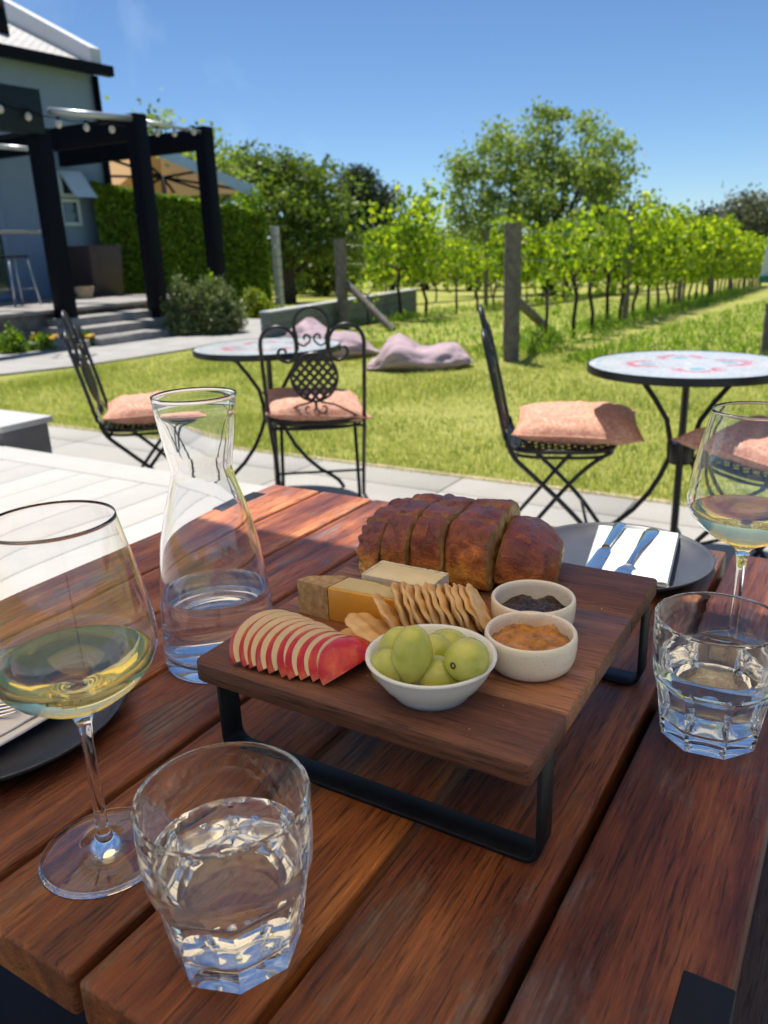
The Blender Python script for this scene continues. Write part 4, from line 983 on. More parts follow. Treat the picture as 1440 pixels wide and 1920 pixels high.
# ------------------------------------------------------------------ vineyard
RD=Vector((-.0562,1.,0)).normalized()
def rowpt(x0,y0,s): 
    x=x0+RD.x*s; y=y0+RD.y*s; return Vector((x,y,gh(x,y)))
def vine_proto(nm,seed,n,spread,z0,z1,size,sparse=0,hang=6):
    rs=np.random.RandomState(seed); t=thing(nm,(0,0,0),'grapevine','vine')
    rr=random.Random(seed); m=MB(); pts=[(0,0,-.1),(rr.uniform(-.03,.03),.02,.25),(rr.uniform(-.04,.04),rr.uniform(-.05,.05),.5),(rr.uniform(-.03,.03),rr.uniform(-.06,.06),.72)]
    m.tube(pts,[.032,.026,.024,.030],7)
    for s in (-1,1): m.tube([pts[-1],(rr.uniform(-.03,.03),s*.22,.80),(rr.uniform(-.03,.03),s*.5,.82)],[.022,.016,.010],6)
    m.build('trunk',M['vinebark'],t,smooth=True)
    P=[]; ns=hang
    per=n//ns
    for k in range(ns):
        y=(-spread+2*spread*(k+.5)/ns)+rs.randn()*.05; x=rs.randn()*.10; top=z1+.04+rs.randn()*.22; bot=z0+abs(rs.randn())*.16
        zz=bot+(top-bot)*rs.rand(per)**.85; P.append(np.stack([x+rs.randn(per)*(.085+.04*(zz-bot)),y+rs.randn(per)*(.085-.03*(zz-bot))+ (rs.rand()-.5)*.3*(zz-bot),zz],1))
    P=np.concatenate(P); leafmesh('foliage',P,size,M['leaf vine'],t,asp=.85,up=.2,droop=(0,0,-.5),rs=rs); return t
near=[vine_proto('grapevine',20+k,700,.72,.46,1.55,.085,hang=6) for k in range(3)]
sparse=[vine_proto('grapevine',40+k,200,.42,.42,1.32,.085,hang=3) for k in range(3)]
far=[vine_proto('grapevine',60+k,820,.74,.46,1.60,.105,hang=7) for k in range(3)]
used={}
def put(pro,p,rz,lab,grp,sc=1.0,scz=1.0):
    k=pro.name
    if k in used: o=dup(pro)
    else: o=pro; used[k]=1
    o.location=p; o.rotation_euler=(0,0,rz); o.scale=(sc,sc,scz*sc); retag(o,lab,grp)
rv=random.Random(5)
def post(p,h,r,lab,grp,lean=(0,0),stay=None):
    t=thing('vineyard_post',p,lab,'post',grp); m=MB(); K=14;pts=[(lean[0]*k/K,lean[1]*k/K,-.2+(h+.2)*k/K) for k in range(K+1)]
    m.tube(pts,[r*(1+.05*math.sin(k*1.9)) for k in range(K+1)],14); m.build('post_shaft',M['post'],t,smooth=True,sharp=.9)
    if stay:
        a,b=stay; m=MB(); m.tube([a-Vector(p),b-Vector(p)],r*.62,10); m.build('stay',M['post'],t,smooth=True,sharp=.9)
    return t
e1=GG(958,677); e2=GG(645,617)
g1='timber posts along the vine rows'
post(e1,1.30,.082,'thick weathered end post of the nearest vine row with a diagonal stay',g1,stay=(e1+Vector((0,.07,.60)),GG(1042,634)+Vector((0,0,.02))))
post(e2,1.30,.088,'weathered end post of the second vine row with a diagonal stay, behind the bean bags',g1,stay=(e2+Vector((0,.07,.70)),GG(737,622)+Vector((0,0,.02))))
LEN={0:34,1:34,2:34}
def row(ri,x0,y0,nm,plan):
    for k,(s,kind,sc) in enumerate(plan):
        p=rowpt(x0,y0,s); pro={'n':near,'s':sparse,'f':far}[kind][k%3]
        put(pro,p,rv.uniform(-.08,.08)+(PI if k%2 else 0),'%s grapevine of %s, counted from its end post'%(ordn(k),nm),'grapevines in %s'%nm,sc,rv.uniform(.93,1.06))
plan=[(1.15,'s',.72),(2.3,'s',.95),(3.2,'s',1.0),(4.1,'s',1.05),(5.0,'n',.95),(6.0,'n',1.03)]+[(7.0+1.05*k,'n' if k<4 else 'f',1.04) for k in range(28)]
row(0,e1.x,e1.y,'the nearest row',plan)
plan=[(.75,'s',.62),(1.9,'n',1.12),(2.9,'n',1.15),(4.4,'s',.9),(5.5,'s',.95),(6.5,'s',1.0)]+[(7.6+1.2*k,'f',.98) for k in range(22)]
row(1,e2.x,e2.y,'the second row',plan)
plan=[(6+1.5*k,'f',.92) for k in range(12)]
row(2,e2.x-3.4,e2.y+1.5,'the third row',plan)
for ri,(x0,y0,nm,ss) in enumerate(((e1.x,e1.y,'nearest',(5.3,10.6,15.9,21.2,26.5)),(e2.x,e2.y,'second',(6.0,12.0,18.0)))):
    for k,s in enumerate(ss): post(rowpt(x0,y0,s),1.72 if ri==0 else 1.65,.05,'slim line post, %s beyond the end post of the %s vine row'%(ordn(k),nm),g1)
    t=thing('trellis_wires',(x0,y0,gh(x0,y0)),'thin horizontal trellis wires of the %s vine row'%nm,'wire','trellis wires'); 
    for h in (.62,.95,1.22):
        m=MB(); m.tube([rowpt(x0,y0,s)+Vector((.05,0,h))-Vector((x0,y0,gh(x0,y0))) for s in range(0,33,2)],.003,5); m.build('wire',M['wire'],t,smooth=True)
pr=GG(1437,668); post(pr,.50,.06,'dark post stub at the right edge beyond the mosaic table',g1)
# weeds under the vines and long grass between the rows
def weeds():
    rs=np.random.RandomState(9); P=[]
    for (x0,y0,s0,s1,n) in ((e1.x,e1.y,.4,26,9000),(e2.x,e2.y,.4,22,5000)):
        s=s0+(s1-s0)*rs.rand(n)**1.25; x=x0+RD.x*s+rs.randn(n)*.22; y=y0+RD.y*s; nb=np.array([noise.noise((a*1.4,b*1.4,3)) for a,b in zip(x,y)])
        k=nb>-.15; x,y,nb=x[k],y[k],nb[k]; z=np.array([gh(a,b) for a,b in zip(x,y)])+rs.rand(len(x))*(.09+.22*np.clip(nb+.1,0,1)); P.append(np.stack([x,y,z],1))
    n=26000; y=7.6+17*rs.rand(n)**1.5; x=e1.x+.5+rs.rand(n)*(1.2+.42*y); x=np.where(rs.rand(n)<.22,-6.4+3.2*rs.rand(n),x); z=np.array([gh(a,b) for a,b in zip(x,y)])+.05*rs.rand(n); P.append(np.stack([x,y,z],1))
    o=leafmesh('long_grass',np.concatenate(P),.10,M['weed'],asp=.16,up=0,droop=(0,0,1.1),rs=rs); tag(o,'long grass and weeds between the vine rows','grass',kind='stuff')
weeds()
# white sign at the right edge
def sign():
    p=GG(1441,560); dep=11.0; d=ray(1438,530); d=d/np.linalg.norm(d); q=Vector(d*dep)+Vector((0,0,CAMZ)); zb=q.z; 
    t=thing('white_sign',(q.x,q.y,gh(q.x,q.y)),'white sign board with a green foot at the right edge beyond the vines','sign')
    a=Vector((q.x,q.y,0)); rt=Vector((math.cos(.5),math.sin(.5),0)); m=MB()
    m.bar(a+Vector((0,0,zb+.08))-rt*.06,a+Vector((0,0,zb+1.0))+rt*.03,.001,.05) if False else None
    x0=a-rt*.09; m.add([x0+Vector((0,0,zb+.08)),x0+rt*1.2+Vector((0,0,zb+.08)),x0+rt*1.3+Vector((0,0,zb+1.0)),x0+rt*.09+Vector((0,0,zb+1.0))]+[x0+Vector((.02,.04,zb+.08)),x0+rt*1.2+Vector((.02,.04,zb+.08)),x0+rt*1.3+Vector((.02,.04,zb+1.0)),x0+rt*.09+Vector((.02,.04,zb+1.0))],[(0,1,2,3),(7,6,5,4),(0,4,5,1),(1,5,6,2),(2,6,7,3),(3,7,4,0)])
    m.build('panel',M['white paint'],t,world=t.location)
    m=MB(); m.box((x0.x-.01,x0.y-.01,zb),(x0.x+1.05,x0.y+.05,zb+.078)); m.build('green_foot',M['signgreen'],t,world=t.location)
    m=MB(); m.tube([(x0.x+.6,x0.y+.2,gh(x0.x,x0.y)),(x0.x+.6,x0.y+.2,zb+.9)],.03,8); m.build('pole',M['galv'],t,world=t.location)
sign()
# ------------------------------------------------------------------ trees
def tree(name,u,vb,lab,blobs,nleaf,size,mat,dist,trunk=.16,ncl=90,cs=.5,base=None,grp=None,seed=1,asp=.62):
    # blobs: photo-measured crown lobes (u,v,half width px,half height px, depth offset m) at distance dist
    rs=np.random.RandomState(seed); rr=random.Random(seed)
    b=GG(u,vb); fw=CM[2]; 
    def at(uu,vv,dd): d=ray(uu,vv); return Vector(d*dd)+Vector((0,0,CAMZ))
    p0=at(u,vb,dist); p0.z=gh(p0.x,p0.y)
    t=thing(name,p0,lab,'tree',grp); s=dist/F_PX
    P=[]; cl=[]
    tot=sum(w*h for _,_,w,h,_ in blobs)
    for (uu,vv,w,h,dz) in blobs:
        c=at(uu,vv,dist+dz); K=max(5,int(ncl*w*h/tot)); L=max(20,int(nleaf*w*h/tot/K))
        for k in range(K):
            q=rs.randn(3); q/=np.linalg.norm(q); q*=rs.rand()**.38
            ce=np.array([c.x+q[0]*w*s,c.y+q[1]*w*s,c.z+q[2]*h*s]); cl.append(ce)
            sp=cs*(.6+.8*rs.rand()); m=int(L*(.4+1.2*rs.rand()))
            P.append(ce+rs.randn(m,3)*np.array([sp,sp,sp*.62]))
    P=np.concatenate(P)-np.array(p0); leafmesh('crown',P,size,mat,t,asp=asp,up=.4,rs=rs)
    top=at(blobs[0][0],blobs[0][1],dist+blobs[0][4])-p0; m=MB()
    m.tube([(0,0,-.3),(top.x*.15,top.y*.15,top.z*.35),(top.x*.5,top.y*.5,top.z*.7),(top.x,top.y,top.z*1.1)],[trunk*1.25,trunk,trunk*.6,trunk*.2],10)
    for k in range(0,len(cl),max(1,len(cl)//16)):
        e=Vector(cl[k])-p0; f=rr.uniform(.25,.6); st=Vector((top.x*f*.6,top.y*f*.6,top.z*f)); mid=st.lerp(e,.5)+Vector((0,0,-.1*e.z*.3)); m.tube([st,mid,e],[trunk*.42,trunk*.25,trunk*.07],6)
    m.build('trunk',M['bark'],t,smooth=True); return t
tree('broadleaf_tree',1030,520,'large round olive green tree standing behind the vines, right of centre',
     [(1065,345,95,110,0),(1130,330,70,70,0),(1150,400,60,60,-.5),(1000,300,70,70,.5),(960,400,75,70,0),(890,350,55,55,0),(870,410,45,45,.3),(1035,230,30,45,0),(1100,225,14,40,0),(1055,440,90,45,0),(930,290,45,40,0)],21000,.15,M['leaf tree'],27,.22,210,.27,seed=3)
tree('broadleaf_tree',540,545,'olive green tree left of centre, spreading beside the hedge',
     [(540,400,90,95,0),(470,350,70,60,0),(600,380,70,70,.5),(540,325,60,32,0),(445,310,45,30,0),(500,460,80,60,0),(610,450,55,60,.5)],13000,.14,M['leaf green'],23,.20,170,.26,seed=5)
tree('broadleaf_tree',350,560,'sparse topped tree rising behind the pergola and awning',
     [(350,345,80,45,0),(265,280,36,30,0),(298,222,10,26,0),(375,262,16,18,0),(410,320,45,35,0),(225,240,16,20,0)],4200,.14,M['leaf tree'],20,.16,90,.26,seed=6)
tree('conifer_tree',662,500,'dark conifer with a pointed top behind the olive green tree',
     [(668,395,30,60,0),(670,348,12,28,0),(655,440,45,50,0)],16000,.30,M['leaf dark'],48,.25,80,.5,seed=7,asp=.3)
tree('conifer_tree',706,500,'shorter dark conifer right of the pointed one',
     [(705,420,26,50,0),(712,372,12,25,0),(722,450,36,40,0)],14000,.30,M['leaf dark'],50,.22,70,.5,seed=8,asp=.3)
tree('gum_tree',1340,500,'dark rounded far tree above the end of the vine row',
     [(1338,415,36,22,0),(1365,440,30,26,0),(1320,440,24,22,0)],7000,.34,M['leaf dark'],75,.3,60,.8,seed=9)
tree('gum_tree',1405,500,'tall grey green far tree at the right above the vines',
     [(1400,400,34,24,0),(1385,430,26,26,0),(1425,430,26,36,0)],7000,.34,M['leaf grey'],70,.3,50,.8,seed=10)
tree('gum_tree',1436,500,'dark far tree at the right edge beside the white sign',[(1445,425,24,36,0),(1450,460,24,30,0)],4000,.34,M['leaf dark'],72,.3,34,.8,seed=12)
for i,(u,v,w,h,d,lab,mt) in enumerate([(800,490,52,38,38,'low grey green tree seen through the first tall vines','leaf grey'),(735,480,46,42,40,'bushy tree below the dark conifers','leaf green'),(880,478,50,45,36,'broad dull green tree below the large tree, left side','leaf tree'),(960,480,60,40,42,'broad dull green tree below the large tree, middle','leaf grey'),(1060,482,70,36,44,'low green tree below the large tree, right side','leaf green'),(610,490,46,46,30,'shady bush under the conifers','leaf green'),(430,480,60,60,27,'dark green tree low behind the hedge end','leaf green'),(1180,470,70,30,50,'low far tree behind the dense vines','leaf green'),(1270,465,60,24,60,'low far tree under the open sky right of the large tree','leaf dark'),(560,510,60,30,34,'low bush beside the dark tree trunk','leaf lime')]):
    tree('background_tree',u,v+45,lab,[(u,v,w,h,0),(u+w*.4,v+h*.3,w*.6,h*.7,1)],6500,.22,M[mt],d,.12,60,.42,grp='background trees beyond the vineyard',seed=30+i)
def shelter():
    rs=np.random.RandomState(77); n=60000; a=rs.rand(n)
    x=-120+230*a; y=118+8*rs.randn(n)*.3-.25*np.abs(x); hh=4.2+1.8*np.array([noise.noise((q*.09,0,0)) for q in x])+.8*np.array([noise.noise((q*.5,4,0)) for q in x])
    z=-SL*110+hh*rs.rand(n)**.8*1.25; P=np.stack([x,y,z],1); o=leafmesh('far_woodland',P,.9,M['leaf dark'],rs=rs); tag(o,'far off dark woodland beyond the fields','woodland',kind='stuff')
shelter()
# hedge and shrubs
def hedge():
    a=Vector((-12.0,10.7,0)); b=Vector((-11.2,14.3,0)); 
    a=G(205,575,.2); a.z=0; b=G(512,582,-.1); b.z=0
    t=thing('clipped_hedge',a,'tall clipped hedge, bright on top, between the grey building and the pergola','hedge')
    rs=np.random.RandomState(4); d=(b-a); L=d.length; d.normalize(); nrm=Vector((-d.y,d.x,0)); n=42000; h0=2.55; h1=1.98; wd=1.3
    s=rs.rand(n)*L; k=rs.rand(n); w=rs.rand(n)*wd; H=h0+(h1-h0)*s/L; z=rs.rand(n)*H
    face=k<.55; top=(k>=.55)&(k<.85); end=k>=.85
    bl=np.array([noise.noise((q*1.5,r*1.5,7)) for q,r in zip(s,z)])
    w=np.where(face,np.abs(rs.randn(n))*.10-.10*bl,w); z=np.where(top,H-np.abs(rs.randn(n))*.09+.10*np.array([noise.noise((q*2,r*2,1)) for q,r in zip(s,w)]),z); s=np.where(end,L-np.abs(rs.randn(n))*.10,s)
    P=np.stack([s*d.x+w*nrm.x,s*d.y+w*nrm.y,z-.1],1); leafmesh('foliage',P,.075,M['leaf hedge'],t,rs=rs)
    m=MB(); q=[Vector((0,0,0))+d*.15+nrm*.15,d*(L-.15)+nrm*.15,d*(L-.15)+nrm*(wd-.1),d*.15+nrm*(wd-.1)]
    m.add([p+Vector((0,0,-.3)) for p in q]+[q[0]+Vector((0,0,h0-.3)),q[1]+Vector((0,0,h1-.3)),q[2]+Vector((0,0,h1-.3)),q[3]+Vector((0,0,h0-.3))],[(3,2,1,0),(4,5,6,7),(0,1,5,4),(1,2,6,5),(2,3,7,6),(3,0,4,7)]); m.build('twiggy_core',M['bark'],t)
hedge()
def shrub(u0,u1,vt,vb,lab,mat,n,size,cat='shrub',seed=1,asp=.3,z=None,nm='shrub'):
    p=GG((u0+u1)/2,vb-4); dep=float((np.array(p)-np.array([0,0,CAMZ]))@CM[2]); w=(u1-u0)*dep/F_PX/2; h=(vb-vt)*dep/F_PX
    rs=np.random.RandomState(seed); t=thing(nm,p,lab,cat); K=60; cs=[]
    q=rs.randn(K,3); q/=np.linalg.norm(q,axis=1)[:,None]; q*=(rs.rand(K)**.33)[:,None]; q[:,2]=np.abs(q[:,2]); c=q*np.array([w*.85,w*.7,h*.88])
    P=c[rs.randint(0,K,n)]+rs.randn(n,3)*np.array([w*.13,w*.13,h*.10]); P=P[P[:,2]>0]; leafmesh('foliage',P,size,mat,t,asp=asp,up=.1,droop=(0,0,.5),rs=rs)
    m=MB()
    for k in range(7): e=Vector(c[k]*.8); m.tube([(0,0,-.05),e*.5+Vector((0,0,.05)),e],[.02,.012,.004],5)
    m.build('stems',M['bark'],t,smooth=True)
shrub(303,392,528,634,'grey green rosemary bush beside the steps','' or M['leaf rosemary'],7000,.075,seed=1)
shrub(352,470,525,632,'larger bushy shrub with brighter leaves in front of the third pergola post',M['leaf rosemary'],8000,.075,seed=2)
shrub(385,425,520,628,'leafy upright green plant between the two bushes',M['leaf hedge'],2500,.08,seed=3,asp=.6)
shrub(440,522,548,604,'yellow green leafy shrub by the hedge end',M['leaf lime'],4500,.075,seed=4,asp=.6)
for i,(u0,u1,vt,vb,lab) in enumerate([(-10,60,612,668,'low dark leafy bedding plant at the left edge of the flower bed'),(50,118,628,662,'bedding plant with yellow flowers left of the first pergola post'),(118,150,628,660,'low bedding plant by the foot of the first pergola post'),(152,182,625,656,'small bedding plant with yellow flowers at the steps')]):
    shrub(u0,u1,vt,vb,lab,M['leaf hedge'],1200,.06,'plant',seed=20+i,asp=.5,nm='bedding_plant')
for (u,v) in ((62,634),(70,630),(98,637),(104,633),(166,634),(172,632),(128,634)):
    d=ray(u,v); 
    p=G(u,v,.22); m=MB(); m.lathe([(0,.0),(.03,.012),(.045,.03),(.03,.035),(0,.025)],10); o=m.build('yellow_flower',M['petal'],smooth=True); o.location=p; tag(o,'small yellow flower head in the bed by the terrace wall','flower','yellow flowers in the bed')
# ------------------------------------------------------------------ building, awning, pergola
WX=-13.1
def house():
    yc=GX(203,340,WX).y; t=thing('grey_building',(WX,yc,0),'blue grey rendered building with pale tiled roof behind the pergola','building')
    ze=4.38; W=Vector(t.location); y0=1.5
    m=MB(); m.box((WX-7,y0,-.4),(WX,yc,ze)); m.build('wall',M['wall paint'],t,world=W)
    # gable end above the eave and the roof
    rise=.48; run=3.6; m=MB()
    m.add([(WX+.25,y0,ze-.05),(WX+.25,yc,ze-.05),(WX-run,yc,ze+rise*run),(WX-run,y0,ze+rise*run),(WX+.25,y0,ze+.03),(WX+.25,yc,ze+.03),(WX-run,yc,ze+rise*run+.08),(WX-run,y0,ze+rise*run+.08),],[(3,2,1,0),(4,5,6,7),(0,1,5,4),(1,2,6,5),(2,3,7,6),(3,0,4,7)])
    m.add([(WX-2*run,y0,ze),(WX-2*run,yc,ze),(WX-run,yc,ze+rise*run+.079),(WX-run,y0,ze+rise*run+.079)],[(0,1,2,3)]); rf=m.build('roof',M['roof'],t,world=W)
    m=MB(); m.add([(WX,yc,ze-.3),(WX-run,yc,ze+rise*run-.1),(WX-2*run,yc,ze-.3),(WX,yc-.2,ze-.3),(WX-run,yc-.2,ze+rise*run-.1),(WX-2*run,yc-.2,ze-.3)],[(0,1,2),(5,4,3),(0,3,4,1),(1,4,5,2)]); m.build('gable_wall',M['wall paint'],t,world=W)
    m=MB(); e=.34
    m.add([(WX+.20,yc-.20,ze+.02),(WX-run,yc-.20,ze+rise*run+.10),(WX-run,yc+.03,ze+rise*run+.10),(WX+.20,yc+.03,ze+.02),(WX+.20,yc-.20,ze+e),(WX-run,yc-.20,ze+rise*run+.16+e),(WX-run,yc+.03,ze+rise*run+.16+e),(WX+.20,yc+.03,ze+e)],[(3,2,1,0),(4,5,6,7),(0,1,5,4),(1,2,6,5),(2,3,7,6),(3,0,4,7)]); m.build('gable_parapet',M['white paint'],t,world=W)
    m=MB(); m.box((WX+.252,y0,ze-.12),(WX+.40,yc+.12,ze+.05)); m.build('gutter',M['dark paint'],t,world=W)
    m=MB(); m.tube([(WX+.075,yc-.06,ze-.1),(WX+.075,yc-.06,.3)],.06,10); m.build('downpipe',M['dark paint'],t,smooth=True,world=W)
    m=MB(); c=GX(8,70,WX-.9); m.tube([(c.x,c.y,ze+.2),(c.x,c.y,ze+1.25)],[.11,.08],10); m.build('flue',M['dark paint'],t,smooth=True,world=W)
    def opening(nm,u0,v0,u1,v1,fr=.06,dep=.06,gl='winglass',sash=False):
        a=GX(u0,v0,WX);b=GX(u1,v1,WX); ya,yb=min(a.y,b.y),max(a.y,b.y); za,zb=min(a.z,b.z),max(a.z,b.z)
        m=MB()
        for q in (((ya,za),(ya+fr,zb)),((yb-fr,za),(yb,zb)),((ya+fr,za),(yb-fr,za+fr)),((ya+fr,zb-fr),(yb-fr,zb))): m.box((WX+.002,q[0][0],q[0][1]),(WX+dep,q[1][0],q[1][1]))
        o=m.build(nm,M['wall paint'] if nm=='door' else M['pale blue'],t,bevel=.004,world=W)
        g=MB(); g.box((WX+.003,ya+fr,za+fr),(WX+.02,yb-fr,zb-fr)); g.build('pane',M[gl],o,world=Vector((0,0,0))+(Vector(W)))
        return o,ya,yb,za,zb
    opening('door',-60,300,30,560,fr=.10)
    o,ya,yb,za,zb=opening('window',106,372,152,424)
    o,ya,yb,za,zb=opening('window',104,320,152,371)
    m=MB(); fr=.05   # top hung sash propped open
    m.add([(WX+.06,ya,zb),(WX+.06,yb,zb),(WX+.42,yb,za-.02),(WX+.42,ya,za-.02),(WX+.10,ya,zb),(WX+.10,yb,zb),(WX+.46,yb,za-.02),(WX+.46,ya,za-.02)],[(3,2,1,0),(4,5,6,7),(0,1,5,4),(1,2,6,5),(2,3,7,6),(3,0,4,7)]); m.build('open_sash',M['pale blue'],t,world=W)
house()
def terrace_things():
    z=.455
    p=GX(185,556,-12.3); t=thing('planter_box',(-12.3,p.y,z),'tall brown square planter against the grey wall','planter')
    w=.36; m=MB(); V=[(-w*.9,-w*.9,0),(w*.9,-w*.9,0),(w*.9,w*.9,0),(-w*.9,w*.9,0),(-w,-w,.86),(w,-w,.86),(w,w,.86),(-w,w,.86),(-w+.05,-w+.05,.86),(w-.05,-w+.05,.86),(w-.05,w-.05,.86),(-w+.05,w-.05,.86),(-w+.05,-w+.05,.78),(w-.05,-w+.05,.78),(w-.05,w-.05,.78),(-w+.05,w-.05,.78)]
    m.add(V,[(3,2,1,0),(0,1,5,4),(1,2,6,5),(2,3,7,6),(3,0,4,7),(4,5,9,8),(5,6,10,9),(6,7,11,10),(7,4,8,11),(8,9,13,12),(9,10,14,13),(10,11,15,14),(11,8,12,15),(12,13,14,15)]); m.build('planter_body',M['terracotta'],t,bevel=.01)
    p=GX(160,560,-11.6); t=thing('flower_pot',(-11.6,p.y,z),'small round pot on the terrace by the brown planter','pot'); m=MB(); m.lathe([(0,.002),(.11,0),(.17,.16),(.165,.2),(.14,.2),(.14,.17),(0,.16)],24); m.build('pot_body',M['edging'],t,smooth=True,sharp=.7)
    # bar leaner and stool by the door
    a=GX(-60,432,-11.9); b=GX(104,433,-11.9); t=thing('bar_ledge',(-11.9,(a.y+b.y)/2,z),'narrow pale bar ledge in front of the door','bar'); m=MB(); hh=(a.z+b.z)/2-z
    m.box((-.18,-(b.y-a.y)/2,hh-.05),(.18,(b.y-a.y)/2,hh)); m.build('ledge_top',M['deckwood'],t,bevel=.005)
    for s in (-1,1): m=MB(); m.bar((0,s*(b.y-a.y)*.42,0),(0,s*(b.y-a.y)*.42,hh-.05),.06); m.build('leg',M['dark paint'],t)
    p=GX(32,548,-11.2); t=thing('bar_stool',(-11.2,p.y,z),'slim metal bar stool on the terrace by the door','stool')
    m=MB(); m.box((-.17,-.17,.70),(.17,.17,.73)); m.build('seat',M['dark paint'],t,bevel=.01)
    for sx in (-1,1):
        for sy in (-1,1): m=MB(); m.tube([(sx*.22,sy*.22,0),(sx*.15,sy*.15,.70)],.012,8); m.build('leg',M['galv'],t,smooth=True)
    m=MB(); m.tube([(-.19,-.19,.25),(.19,-.19,.25),(.19,.19,.25),(-.19,.19,.25)],.009,6,close=True); m.build('foot_rail',M['galv'],t,smooth=True)
terrace_things()
def pergola():
    P=[Vector((-9.74,7.52,0)),Vector((-9.42,8.93,0)),Vector((-9.62,10.52,0))]; zt=3.02; t=thing('pergola',P[0],'near black timber pergola with heavy posts and string lights','pergola'); W=Vector(t.location)
    bz=(.12,.20,-.25)
    for i,p in enumerate(P):
        w=.11; m=MB(); m.box((p.x-w,p.y-w,bz[i]-.3),(p.x+w,p.y+w,zt-(0 if i else .28))); m.build('post',M['dark paint'],t,bevel=.006,world=W)
    m=MB(); m.box((P[0].x-.06,1.0,zt-.36),(P[0].x+.155,P[0].y+.0,zt+.16)); m.build('fascia_beam',M['fascia paint'],t,bevel=.006,world=W)
    for i,p in enumerate(P):
        m=MB(); m.box((WX+.02,p.y-.07,zt-.33),(p.x-.112,p.y+.07,zt-.02 if i else zt-.30)); m.build('rafter',M['dark paint'],t,bevel=.006,world=W)
    m=MB(); m.box((-12.1,1.2,zt-.34),(-11.96,P[1].y+1.3,zt-.10)); m.build('cross_beam',M['dark paint'],t,bevel=.005,world=W) if False else None
    for (a,b,dx,dz,r) in ((P[0]+Vector((0,.18,0)),P[1],.04,-.06,.045),(P[1],P[2],.04,-.08,.026),(P[0]+Vector((-1.4,.3,0)),P[1]+Vector((-1.6,-.1,0)),0,-.35,.035)):
        m=MB(); m.tube([(a.x+dx,a.y,zt+dz),(b.x+dx,b.y-.12,zt+dz-.01)],r,10); m.build('roller_tube',M['galv'],t,smooth=True,world=W)
    # string lights
    t=thing('string_lights',(P[0].x+.2,P[0].y,zt-.25),'string of clear round bulbs hung along the pergola','string lights'); W=Vector(t.location)
    bl=[(-55,190),(0,205),(53,219),(110,233),(162,239),(210,243),(250,247),(295,249),(327,250),(363,247)]; pts=[]
    for u,v in bl:
        q=GX(u,v,P[0].x+.21 if u<260 else P[0].x+.24); pts.append(q)
    m=MB(); cab=[]
    for i in range(len(pts)-1):
        for k in range(6): f=k/6; q=pts[i].lerp(pts[i+1],f); cab.append(q+Vector((0,0,.085-.03*math.sin(f*PI))))
    cab.append(pts[-1]+Vector((0,0,.085))); m.tube(cab,.008,6); m.build('cable',M['dark paint'],t,smooth=True,world=W)
    for q in pts:
        m=MB(); m.lathe([(0,-.048),(.02,-.044),(.037,-.028),(.044,-.004),(.038,.022),(.022,.042),(.018,.052),(0,.052)],16); b=m.build('bulb',M['bulb'],t,smooth=True); b.location=q-W
        m=MB(); m.lathe([(0,.050),(.021,.050),(.021,.088),(0,.088)],12); c=m.build('socket',M['dark paint'],b,smooth=True,sharp=.7)
pergola()
def awning():
    # tan canopy with dark ribs and a pale fascia, beyond the building
    yb=12.6
    A=GY(196,292,12.2);B=GY(486,366,15.2)
    t=thing('tan_awning',(A.x,13.5,0),'tan canvas canopy with dark ribs and a pale sloping fascia beyond the hedge','awning'); W=Vector(t.location)
    d=15.6
    def at(u,v,dd): q=ray(u,v); return Vector(q*dd)+Vector((0,0,CAMZ))
    a0=at(190,300,15.4);a1=at(300,268,18.6);b0=at(486,350,18.2);c0=at(190,372,17.6);
    # canvas: sloping sheet from a high back ridge down to the fascia
    hi0=at(196,286,16.4);hi1=at(300,280,18.8);lo1=at(482,362,17.6);lo0=at(196,372,19.2)
    m=MB(); m.add([hi0,hi1,lo1,lo0],[(0,1,2,3)]); m.build('canopy',M['canvas'],t,world=W,recalc=False)
    hub=at(305,330,17.9)
    for i,(u,v,dd) in enumerate([(200,296,16.45),(198,330,17.6),(240,368,18.9),(330,366,18.6),(400,362,18.2),(480,360,17.6),(390,318,18.2),(250,284,17.5)]):
        m=MB(); e=at(u,v,dd-.05); m.bar(hub+Vector((0,0,-.03)),e,.035,.05); m.build('rib',M['dark paint'],t,world=W)
    m=MB(); m.tube([hub,Vector((hub.x,hub.y,-.3))],.05,10); m.build('pole',M['dark paint'],t,smooth=True,world=W)
    f0=at(270,262,16.6);f1=at(486,352,16.9); dn=at(486,374,16.9)-f1; m=MB(); bk=Vector((-.05,.06,0)); dn0=at(270,282,16.6)-f0
    m.add([f0,f1,f1+dn,f0+dn0,f0+bk,f1+bk,f1+dn+bk,f0+dn0+bk],[(0,1,2,3),(7,6,5,4),(0,4,5,1),(1,5,6,2),(2,6,7,3),(3,7,4,0)]); m.build('fascia',M['pale blue'],t,world=W)
    p=at(520,500,16.6); t=thing('grey_column',(p.x,p.y,-.2),'slim pale block column at the end of the hedge','column'); m=MB(); h=at(520,425,16.6).z+.2
    k=0; z=0
    while z<h: m.box((-.068-.003*(k%2),-.068,z),(.068+.003*(k%2),.068,min(h,z+.19))); z+=.2; k+=1
    m.build('column_blocks',M['cap'],t,bevel=.004)
awning()
def gardenwall():
    a=G(500,636,0);b=GG(775,595); t=thing('garden_wall',b,'low grey green timber garden wall behind the bean bags','wall'); W=Vector(t.location); m=MB(); d=(b-a); d.z=0; L=d.length; d.normalize(); h=.34
    for k in range(3):
        z=-.15+k*.165; m.bar((a.x,a.y,z+.08),(b.x,b.y,z+.08),.16,.16)
    m.build('boards',M['greentimber'],t,bevel=.006,world=W)
    m=MB(); m.bar((a.x,a.y,.350),(b.x,b.y,.350),.18,.025); m.build('capping',M['cap'],t,bevel=.004,world=W)
gardenwall()
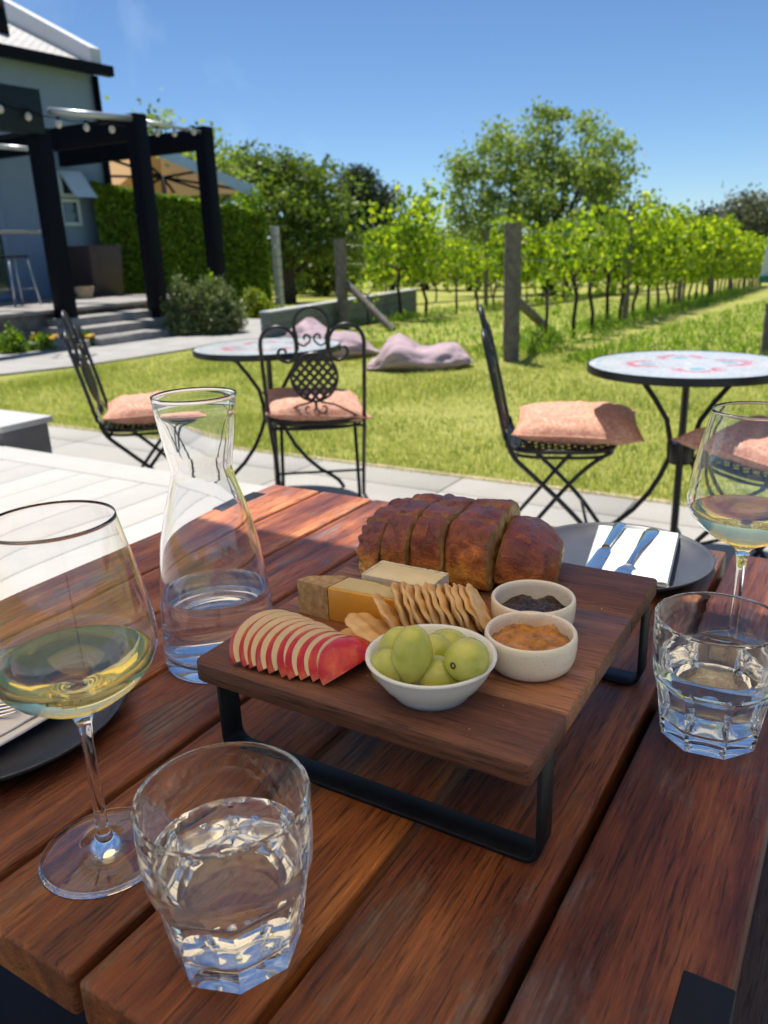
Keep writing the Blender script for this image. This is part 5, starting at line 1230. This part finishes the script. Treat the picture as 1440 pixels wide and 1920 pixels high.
# ------------------------------------------------------------------ light, sky, camera
sv=Vector((-.30,.22,1)).normalized(); el=math.asin(sv.z); 
L=bpy.data.lights.new('sun','SUN'); L.energy=SUN_E if 'SUN_E' in globals() else 4.5; L.angle=math.radians(.55); L.color=(1,.95,.88)
lo=bpy.data.objects.new('sun',L); C.objects.link(lo); lo.rotation_euler=sv.to_track_quat('Z','Y').to_euler()
w=bpy.data.worlds.new('World'); bpy.context.scene.world=w; w.use_nodes=True; nt=w.node_tree; bg=nt.nodes['Background']
sky=nt.nodes.new('ShaderNodeTexSky'); sky.sky_type='NISHITA'; sky.sun_disc=False; sky.sun_elevation=el; sky.sun_rotation=math.atan2(sv.x,sv.y); sky.altitude=2200; sky.air_density=1.0; sky.dust_density=.1; sky.ozone_density=2.0
# faint high cirrus
tc=nt.nodes.new('ShaderNodeTexCoord'); mp=nt.nodes.new('ShaderNodeMapping'); mp.inputs['Rotation'].default_value=(0,0,math.radians(25)); mp.inputs['Scale'].default_value=(1.2,5.,4.)
nz1=nt.nodes.new('ShaderNodeTexNoise'); nz1.inputs['Scale'].default_value=1.6; nz1.inputs['Detail'].default_value=7; nz1.inputs['Distortion'].default_value=.4
rp=nt.nodes.new('ShaderNodeValToRGB'); rp.color_ramp.elements[0].position=.54; rp.color_ramp.elements[0].color=(0,0,0,1); rp.color_ramp.elements[1].position=.85; rp.color_ramp.elements[1].color=(.50,.50,.50,1)
mx=nt.nodes.new('ShaderNodeMix'); mx.data_type='RGBA'; mx.inputs[7].default_value=(7.5,8.0,8.8,1)
nt.links.new(tc.outputs['Generated'],mp.inputs[0]); nt.links.new(mp.outputs[0],nz1.inputs['Vector']); nt.links.new(nz1.outputs[0],rp.inputs[0]); nt.links.new(rp.outputs[0],mx.inputs[0]); nt.links.new(sky.outputs[0],mx.inputs[6]); tm=nt.nodes.new('ShaderNodeMix'); tm.data_type='RGBA'; tm.blend_type='MULTIPLY'; tm.inputs[0].default_value=1; tm.inputs[7].default_value=(.83,1.02,1.20,1); nt.links.new(mx.outputs[2],tm.inputs[6]); nt.links.new(tm.outputs[2],bg.inputs[0])
bg.inputs[1].default_value=.068
cam=bpy.data.cameras.new('camera'); co=bpy.data.objects.new('camera',cam); C.objects.link(co); bpy.context.scene.camera=co
cam.sensor_fit='HORIZONTAL'; cam.sensor_width=36; cam.lens=F_PX/1440*36; cam.clip_end=3000; cam.clip_start=.02
mw=Matrix((CM[0],CM[1],-CM[2])).transposed().to_4x4(); mw.translation=(0,0,CAMZ); co.matrix_world=mw
cam.dof.use_dof=True; cam.dof.focus_distance=.60; cam.dof.aperture_fstop=14
sc=bpy.context.scene; sc.view_settings.view_transform='Standard'; sc.view_settings.look='None'; sc.view_settings.exposure=.58; sc.view_settings.gamma=1
sc.render.engine='CYCLES'; sc.cycles.max_bounces=36; sc.cycles.transmission_bounces=36; sc.cycles.transparent_max_bounces=12; sc.cycles.diffuse_bounces=4; sc.cycles.glossy_bounces=20; sc.cycles.caustics_refractive=True; sc.cycles.caustics_reflective=False; sc.cycles.blur_glossy=.3; sc.cycles.sample_clamp_indirect=6
